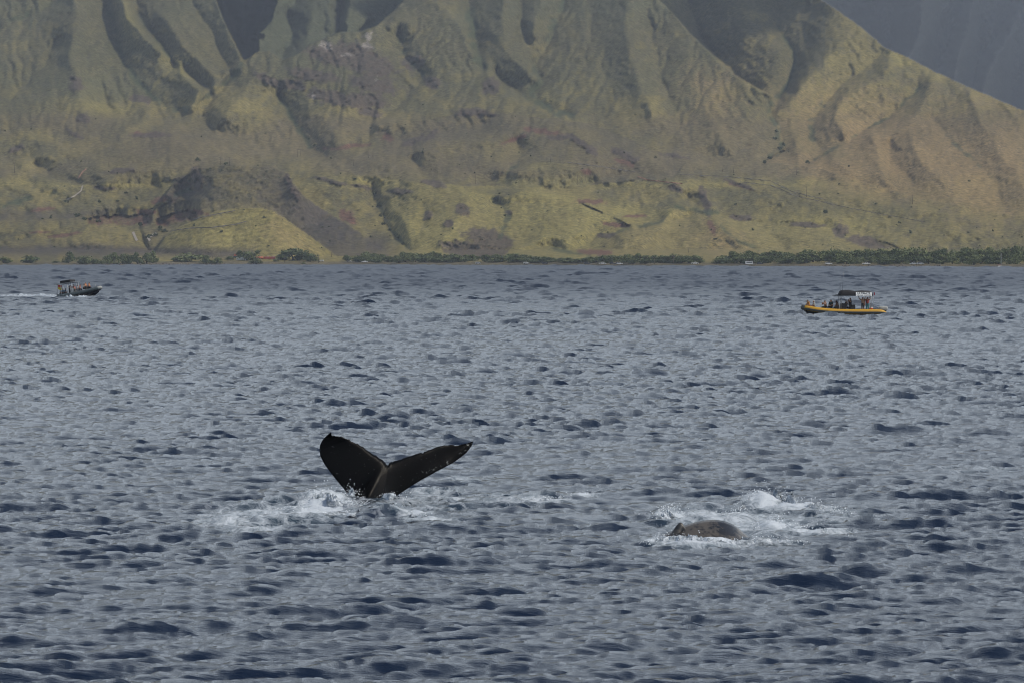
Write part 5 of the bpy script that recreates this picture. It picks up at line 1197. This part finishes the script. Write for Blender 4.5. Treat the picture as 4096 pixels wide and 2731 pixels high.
# fluke blades: the near one faces us, the far one sweeps away; the stock thickens towards the water
Yc = np.where(u < 0, -.55 * np.abs(u) ** 1.5, .95 * np.abs(u) ** 1.2)[:, None] + .22 * np.maximum(Zf, -.3) ** 1.0 + .10 * np.sin(v * np.pi)[None, :] * np.abs(u)[:, None]
kx = 1504 + (1992 - PY2) * (1504 - 1465) / (1992 - 1913) * -1 * -.5 - 20
keel = .36 * np.exp(-((PX2 - (1466 + (1995 - PY2) * .47)) / 26.0) ** 2) * sstep(1850, 1985, PY2)
stock = .34 * np.exp(-((PX2 - 1490) / 70.0) ** 2) * sstep(1900, 2020, PY2)
front = Yc - thick - keel - stock; backy = Yc + thick + stock * 1.1
co = np.concatenate([np.stack([Xf, front, Zf], -1).reshape(-1, 3), np.stack([Xf, backy, Zf], -1).reshape(-1, 3)])
q1 = grid_quads(nU, NV_); nq = nU * NV_
q2 = q1[:, ::-1] + nq
ed = []
i = np.arange(nq).reshape(nU, NV_)
ed.append(np.stack([i[:-1, 0], i[1:, 0], i[1:, 0] + nq, i[:-1, 0] + nq], 1)); ed.append(np.stack([i[1:, -1], i[:-1, -1], i[:-1, -1] + nq, i[1:, -1] + nq], 1))
wme = np_mesh('flukes', co, np.concatenate([q1, q2] + ed))
bm = bmesh.new(); bm.from_mesh(wme); bmesh.ops.remove_doubles(bm, verts=bm.verts, dist=.002); bmesh.ops.recalc_face_normals(bm, faces=bm.faces); bm.to_mesh(wme); bm.free()
wme.polygons.foreach_set('use_smooth', [True] * len(wme.polygons))
cv = np.empty(len(wme.vertices) * 3, np.float32); wme.vertices.foreach_get('co', cv); cv = cv.reshape(-1, 3)
# pale barnacle scars along the leading edges
px_ = cv[:, 0] / sW + 1490; py_ = 1992 - cv[:, 2] / sW
def dist_line(L_):
    d = np.full(len(px_), 1e9)
    for (x0, y0), (x1, y1) in zip(L_[:-1], L_[1:]):
        dx, dy = x1 - x0, y1 - y0; t = np.clip(((px_ - x0) * dx + (py_ - y0) * dy) / (dx * dx + dy * dy + 1e-6), 0, 1); d = np.minimum(d, np.hypot(px_ - x0 - t * dx, py_ - y0 - t * dy))
    return d
mk = .09 * np.exp(-((dist_line(leR) - 14) / 12) ** 2) * (px_ > 1640) + .08 * np.exp(-(dist_line(leL) / 7) ** 2) * (py_ > 1730) * (py_ < 1960) + .04 * np.exp(-((px_ - 1875) / 30) ** 2)
a_ = wme.attributes.new('mark', 'FLOAT', 'POINT'); a_.data.foreach_set('value', mk.astype(np.float32))
tail = add('humpback_whale', wme, None, whale_mat('wet_black_skin', (.004, .004, .0045), (.20, .21, .21), .66, .76, 11.0, .40, .07)); tail.location = at(1490, 1992, DW)
tail.location.z = 0.0
tag(tail, 'black V-shaped whale tail fluke raised out of the water amid splashing foam', 'whale')

# back of the second whale
D2 = sea_depth(2163) + .75; s2 = D2 / F; zy = lambda py: CAMH + (YH - py) / F * D2
crest = [(2100, 2420), (2300, 2330), (2480, 2240), (2600, 2175), (2650, 2140), (2690, 2118), (2740, 2098), (2800, 2081), (2862, 2076), (2905, 2083), (2935, 2096), (2958, 2112), (2985, 2140), (3060, 2200), (3120, 2250), (3260, 2330), (3420, 2380), (3600, 2420)]
cx_ = np.linspace(2100, 3600, 96); cz_ = np.interp(cx_, [c[0] for c in crest], [c[1] for c in crest])
for k in range(3): cz_[1:-1] = (cz_[:-2] + 2 * cz_[1:-1] + cz_[2:]) / 4
rad_ = np.interp(cx_, [2100, 2500, 2760, 2900, 3000, 3200, 3600], [.2, .8, 1.02, .95, .7, .45, .15])
th = np.linspace(0, 2 * np.pi, 41)
ym = np.interp(cx_, [2100, 2760, 2900, 3600], [-.5, 0, .1, 1.2])
cx_w = (cx_ - 2850) * s2; ring = []
for k in range(96):
    cz = zy(cz_[k]) - rad_[k]
    rr2 = rad_[k] * (1 + .10 * np.exp(-(np.minimum(np.abs(th - np.pi / 2), 9) / .22) ** 2))        # ridge along the spine
    ring.append(np.stack([np.full(41, cx_w[k]), ym[k] + rad_[k] * np.cos(th), cz + rr2 * np.sin(th) - .10 * rad_[k]], 1))
ring = np.array(ring); wb = np_mesh('back', ring.reshape(-1, 3), grid_quads(96, 41)[:, ::-1])
cv = ring.reshape(-1, 3)
mk = .10 - .32 * np.exp(-(((cv[:, 0] / s2 + 2850) - 2905) / 45) ** 2 - ((cv[:, 2] - .25) / .22) ** 2) - .15 * np.exp(-(((cv[:, 0] / s2 + 2850) - 2700) / 22) ** 2) - .12 * sstep(.02, -.02, cv[:, 2])
a_ = wb.attributes.new('mark', 'FLOAT', 'POINT'); a_.data.foreach_set('value', mk.astype(np.float32))
BACKM = whale_mat('mottled_grey_skin', (.020, .022, .027), (.094, .085, .076), .42, .60, 7.5, .24)
w2 = empty('humpback_whale', Vector(((2850 - 2048) / F * D2, D2, 0))); add('back', wb, w2, BACKM)
fz = []
prf = [(2668, 2150, .05), (2690, 2118, .09), (2706, 2096, .10), (2718, 2086, .08), (2727, 2087, .06), (2733, 2096, .09), (2740, 2106, .13), (2752, 2120, .18)]
for (x_, y_, t_) in prf:
    fz.append([((x_ - 2850) * s2, -.15 + t_ * c_, -.25 + (zy(y_) + .25) * (1 - (abs(c_) / 2.4) ** 2.2)) for c_ in (-2.4, -2.0, -1.4, -.8, -.3, 0, .3, .8, 1.4, 2.0, 2.4)])
fin = add('dorsal_fin', np_mesh('dorsal_fin', np.array(fz).reshape(-1, 3), grid_quads(len(prf), 11)), w2, whale_mat('fin_skin', (.022, .024, .028), (.10, .09, .08), .45, .65, 5.0, .42))
tag(w2, 'grey-brown mottled whale back with small dorsal fin breaking the surface', 'whale')

# ---- white water standing above the sea: lumpy churned crests and flying drops
SPRAY = bpy.data.materials.new('white_water'); SPRAY.use_nodes = True
n = SPRAY.node_tree.nodes; l = SPRAY.node_tree.links; p = n['Principled BSDF']
g = n.new('ShaderNodeNewGeometry'); t = n.new('ShaderNodeTexNoise'); t.inputs['Scale'].default_value = 7.0; t.inputs['Detail'].default_value = 7; t.inputs['Roughness'].default_value = .7; l.new(g.outputs['Position'], t.inputs['Vector'])
r = n.new('ShaderNodeMapRange'); r.inputs[1].default_value = .38; r.inputs[2].default_value = .6; l.new(t.outputs[0], r.inputs[0])
x = n.new('ShaderNodeMix'); x.data_type = 'RGBA'; x.inputs[6].default_value = (.16, .21, .26, 1); x.inputs[7].default_value = (.55, .61, .69, 1); l.new(r.outputs[0], x.inputs[0]); l.new(x.outputs[2], p.inputs['Base Color'])
p.inputs['Roughness'].default_value = .7
b = n.new('ShaderNodeBump'); b.inputs['Distance'].default_value = .08; b.inputs['Strength'].default_value = .8; l.new(t.outputs[0], b.inputs['Height']); l.new(b.outputs[0], p.inputs['Normal'])
e_ = n.new('ShaderNodeAttribute'); e_.attribute_name = 'body'
ae = n.new('ShaderNodeMath'); ae.operation = 'ADD'; l.new(e_.outputs['Fac'], ae.inputs[0]); l.new(t.outputs[0], ae.inputs[1])
ar = n.new('ShaderNodeMapRange'); ar.inputs[1].default_value = .62; ar.inputs[2].default_value = .95; l.new(ae.outputs[0], ar.inputs[0]); l.new(ar.outputs[0], p.inputs['Alpha'])
DROP = mat('water_drops', (.62, .68, .76), .5)
def churn(line, wy, hgt, seed, label, drops=160, up=.35, name='white_water', nx=90, ny=22, scl=1.0, cell=.22, dens=0.0):
    """lumpy strip of white water along a photo-measured line [(px,py,height factor)], depth width wy metres"""
    r = np.random.default_rng(seed)
    pts = np.array([[*((p_[0] - 2048) / F * sea_depth(p_[1]), sea_depth(p_[1]))[:2], p_[2]] if False else [(p_[0] - 2048) / F * sea_depth(p_[1]), sea_depth(p_[1]), p_[2]] for p_ in line])
    t = np.linspace(0, 1, nx); i = np.linspace(0, 1, len(pts)); C_ = np.stack([np.interp(t, i, pts[:, k]) for k in range(3)], 1)
    w = np.linspace(-1, 1, ny)
    XX = np.repeat(C_[:, None, 0], ny, 1); YY = C_[:, None, 1] + w[None, :] * wy
    env = C_[:, None, 2] * (1 - w[None, :] ** 2) ** .7 * np.sin(np.pi * np.clip(t, .02, .98))[:, None] ** .4
    nse = 1 - np.abs(fbm(XX / cell, YY / (cell * 2), seed, 5)); n_b = fbm(XX / (cell * 3), YY / (cell * 4), seed + 9, 3)
    ZZ = hgt * env * (.25 + 1.15 * nse ** 2 * (.7 + .6 * n_b)) - .05
    XX = XX + .3 * cell * fbm(XX / cell, YY / cell, seed + 3, 3)
    lo_ = np.array([sea_z(float(a), float(b)) for a, b in zip(C_[:, 0], C_[:, 1])])[:, None]
    me = np_mesh('churn', np.stack([XX, YY, ZZ + .6 * lo_], -1).reshape(-1, 3), grid_quads(nx, ny))
    a_ = me.attributes.new('body', 'FLOAT', 'POINT'); a_.data.foreach_set('value', np.clip(.5 * env / max(C_[:, 2].max(), .1) + .05 + dens, 0, .7).astype(np.float32).ravel())
    o = add(name, me, None, SPRAY); tag(o, label, 'white water', kind='stuff')
    if drops:
        k = r.integers(0, nx, drops); P = C_[k].copy(); P[:, 0] += r.normal(size=drops) * .12 * scl; P[:, 1] += r.normal(size=drops) * wy * .5
        Pz = hgt * C_[k, 2] * (.45 + up * np.abs(r.normal(size=drops)) * 1.1); sz = r.uniform(.003, .011, drops) * scl
        tet = np.array([[1, 1, 1], [1, -1, -1], [-1, 1, -1], [-1, -1, 1]], float)
        rot = r.normal(size=(drops, 3)) * .3
        co_ = (np.stack([P[:, 0], P[:, 1], Pz], 1)[:, None, :] + (tet[None] + rot[:, None, :]) * sz[:, None, None]).reshape(-1, 3)
        f_ = (np.arange(drops)[:, None, None] * 4 + np.array([[0, 1, 2], [0, 3, 1], [0, 2, 3], [1, 3, 2]])[None]).reshape(-1, 3)
        d_ = add('drops', np_mesh('drops', co_, None, f_, False), o, DROP); d_['kind'] = 'stuff'
    return o
churn([(1195, 2040, .3), (1235, 2025, .8), (1260, 2020, 1.3), (1300, 2020, 1.25), (1350, 2030, .9), (1420, 2035, .7), (1470, 2030, .5)], .9, .34, 1, 'burst of white splash beside the raised tail', 420, .4)
churn([(1060, 2045, .3), (1170, 2050, 1.0), (1230, 2050, .5)], .5, .2, 2, 'small splash crest beside the burst at the tail', 60)
churn([(1270, 2062, .5), (1340, 2060, .8), (1420, 2062, .9), (1450, 2050, .3)], .5, .16, 3, 'foam spilling in front of the raised tail', 80)
churn([(1520, 2035, .5), (1545, 2038, 1.0), (1600, 2055, .8), (1720, 2072, .5)], .3, .17, 4, 'foam ridge curling to the right of the tail base', 60)
churn([(1640, 1975, .5), (1700, 1962, 1), (1740, 1968, .6)], .4, .14, 5, 'foam patch behind the tail', 40)
churn([(2050, 2022, .3), (2120, 2012, 1.0), (2220, 2005, .8), (2330, 1990, .9), (2400, 1984, .4)], .6, .17, 6, 'long low foam crest along the edge of the slick', 120)
churn([(2600, 2080, .3), (2650, 2070, 1.2), (2690, 2066, 1.3), (2740, 2072, .5)], .5, .26, 7, 'white splash behind the dorsal fin of the grey whale', 140)
churn([(2940, 2048, .3), (3000, 2020, 1.1), (3060, 2012, 1.35), (3110, 2018, 1.1), (3180, 2034, .8), (3260, 2044, .7), (3340, 2052, .5), (3400, 2060, .3)], .6, .36, 8, 'breaking white crest behind the grey whale', 360)
churn([(2820, 2068, .4), (2900, 2060, .7), (3000, 2045, .8)], .5, .16, 9, 'foam streak between the grey whale and the breaking crest', 80)
churn([(2985, 2118, .5), (3060, 2110, .7), (3108, 2105, 1.6), (3125, 2106, 1.0), (3200, 2118, .7), (3320, 2132, .5), (3420, 2145, .3)], .45, .2, 10, 'pointed splash and foam trailing from the grey whale', 160)
churn([(2575, 2185, .4), (2640, 2172, .9), (2690, 2170, 1.1), (2760, 2176, 1.0), (2850, 2180, .9), (2950, 2180, .7), (3060, 2172, .8), (3160, 2172, .5), (3220, 2176, .3)], .45, .21, 11, 'foam washing along the near side of the grey whale', 240, nx=140)
# water flung up against the tail
churn([(1372, 1999, .3), (1392, 2001, 1.0), (1408, 2002, 1.25), (1424, 2001, .8), (1450, 2003, .4)], .25, .40, 31, 'small ragged sheet of water thrown up against the tail', 90, .3, cell=.12)
churn([(1500, 2004, .3), (1535, 2006, .9), (1560, 2006, 1.0), (1585, 2004, .7), (1620, 2003, .3)], .25, .26, 32, 'larger ragged sheet of water thrown up against the tail base', 90, .3, cell=.12)
# boat wakes
churn([(-160, 1187, .8), (-60, 1187, .8), (60, 1187, .8), (150, 1188, .9), (215, 1190, 1.1), (250, 1191, 1.3)], 4.0, .52, 41, 'white wake trailing behind the dark boat', 80, scl=2, cell=.8, dens=.3)
churn([(232, 1191, .6), (265, 1193, 1.1), (310, 1194, 1.3), (350, 1194, 1.1), (385, 1193.5, .9), (415, 1193.5, 1.0), (432, 1193, .4)], 1.2, .5, 42, 'spray thrown out along the hull of the dark boat', 120, scl=2.0, cell=.7, dens=.3)
churn([(3285, 1264, .4), (3335, 1264.5, .7), (3356, 1264, 1.3), (3370, 1264, .6), (3430, 1265, .7), (3500, 1264, .4)], .6, .16, 43, 'small bow wash lapping along the yellow boat', 40, scl=2, cell=.5)
churn([(3545, 1262, .6), (3600, 1258, .4), (3680, 1252, .25)], 1.5, .14, 44, 'faint wake behind the yellow boat', 0, cell=.7)
# ------------------------------------------------------------------ unseen clouds, placed so that their shade lies on the high slopes
def cloud(c, rx, ry, rz, seed, n_=26):
    r = random.Random(seed); bm = bmesh.new()
    for k in range(n_):
        a = r.uniform(0, 6.28); q = math.sqrt(r.random()); s_ = r.uniform(.22, .42) * (1.15 - .6 * q)
        ct = Vector((q * math.cos(a) * rx * .8, q * math.sin(a) * ry * .8, r.uniform(0, .5) * rz * (1 - q)))
        g = bmesh.ops.create_icosphere(bm, subdivisions=3, radius=1.0)
        for v in g['verts']:
            d = v.co.copy(); w_ = 1 + .14 * math.sin(d.x * 7 + k) * math.sin(d.y * 6 + 2 * k) + .08 * math.sin(d.z * 11 + k * 3)
            v.co = ct + Vector((d.x * rx * s_ * w_, d.y * ry * s_ * w_, max(d.z, -.35) * rz * s_ * 1.6 * w_))
    o = add('cloud', bm_mesh('cloud', bm), None, CLOUDM); o.location = c; return tag(o, kind='structure')
CLOUDM = mat('cloud_white', (.82, .84, .87), 1.0, var=.05, scale=.002, spec=0)
def shade_at(P, zc):
    t_ = (zc - P.z) / SUN.z; return P + SUN * t_
cloud(shade_at(at(3760, 110, 11500), 2700), 1250, 2100, 450, 1); cloud(shade_at(at(990, 60, 7200), 2300), 95, 1100, 200, 2)
cloud(shade_at(at(150, -80, 5900), 2100), 420, 330, 200, 4); cloud(shade_at(at(2950, 20, 5900), 2100), 200, 420, 180, 5); cloud(shade_at(at(2300, -160, 6100), 2150), 330, 260, 170, 6)
# ------------------------------------------------------------------ sea haze
def make_haze(density, colr):
    me = bpy.data.meshes.new('haze'); bm = bmesh.new(); bmesh.ops.create_cube(bm, size=1)
    bmesh.ops.scale(bm, vec=(26000, 19000, 1804), verts=bm.verts); bmesh.ops.translate(bm, vec=(0, 8500, 898), verts=bm.verts)
    bm.to_mesh(me); bm.free()
    hm = bpy.data.materials.new('haze'); hm.use_nodes = True; nn = hm.node_tree.nodes; nn.clear()
    ou = nn.new('ShaderNodeOutputMaterial'); pv = nn.new('ShaderNodeVolumePrincipled')
    pv.inputs['Color'].default_value = (*colr, 1); pv.inputs['Density'].default_value = density; pv.inputs['Anisotropy'].default_value = 0.0
    hm.node_tree.links.new(pv.outputs[0], ou.inputs['Volume'])
    o = add('haze', me, None, hm); tag(o, kind='stuff'); return o
make_haze(3.9e-5, (0.72, 0.82, 1.0))
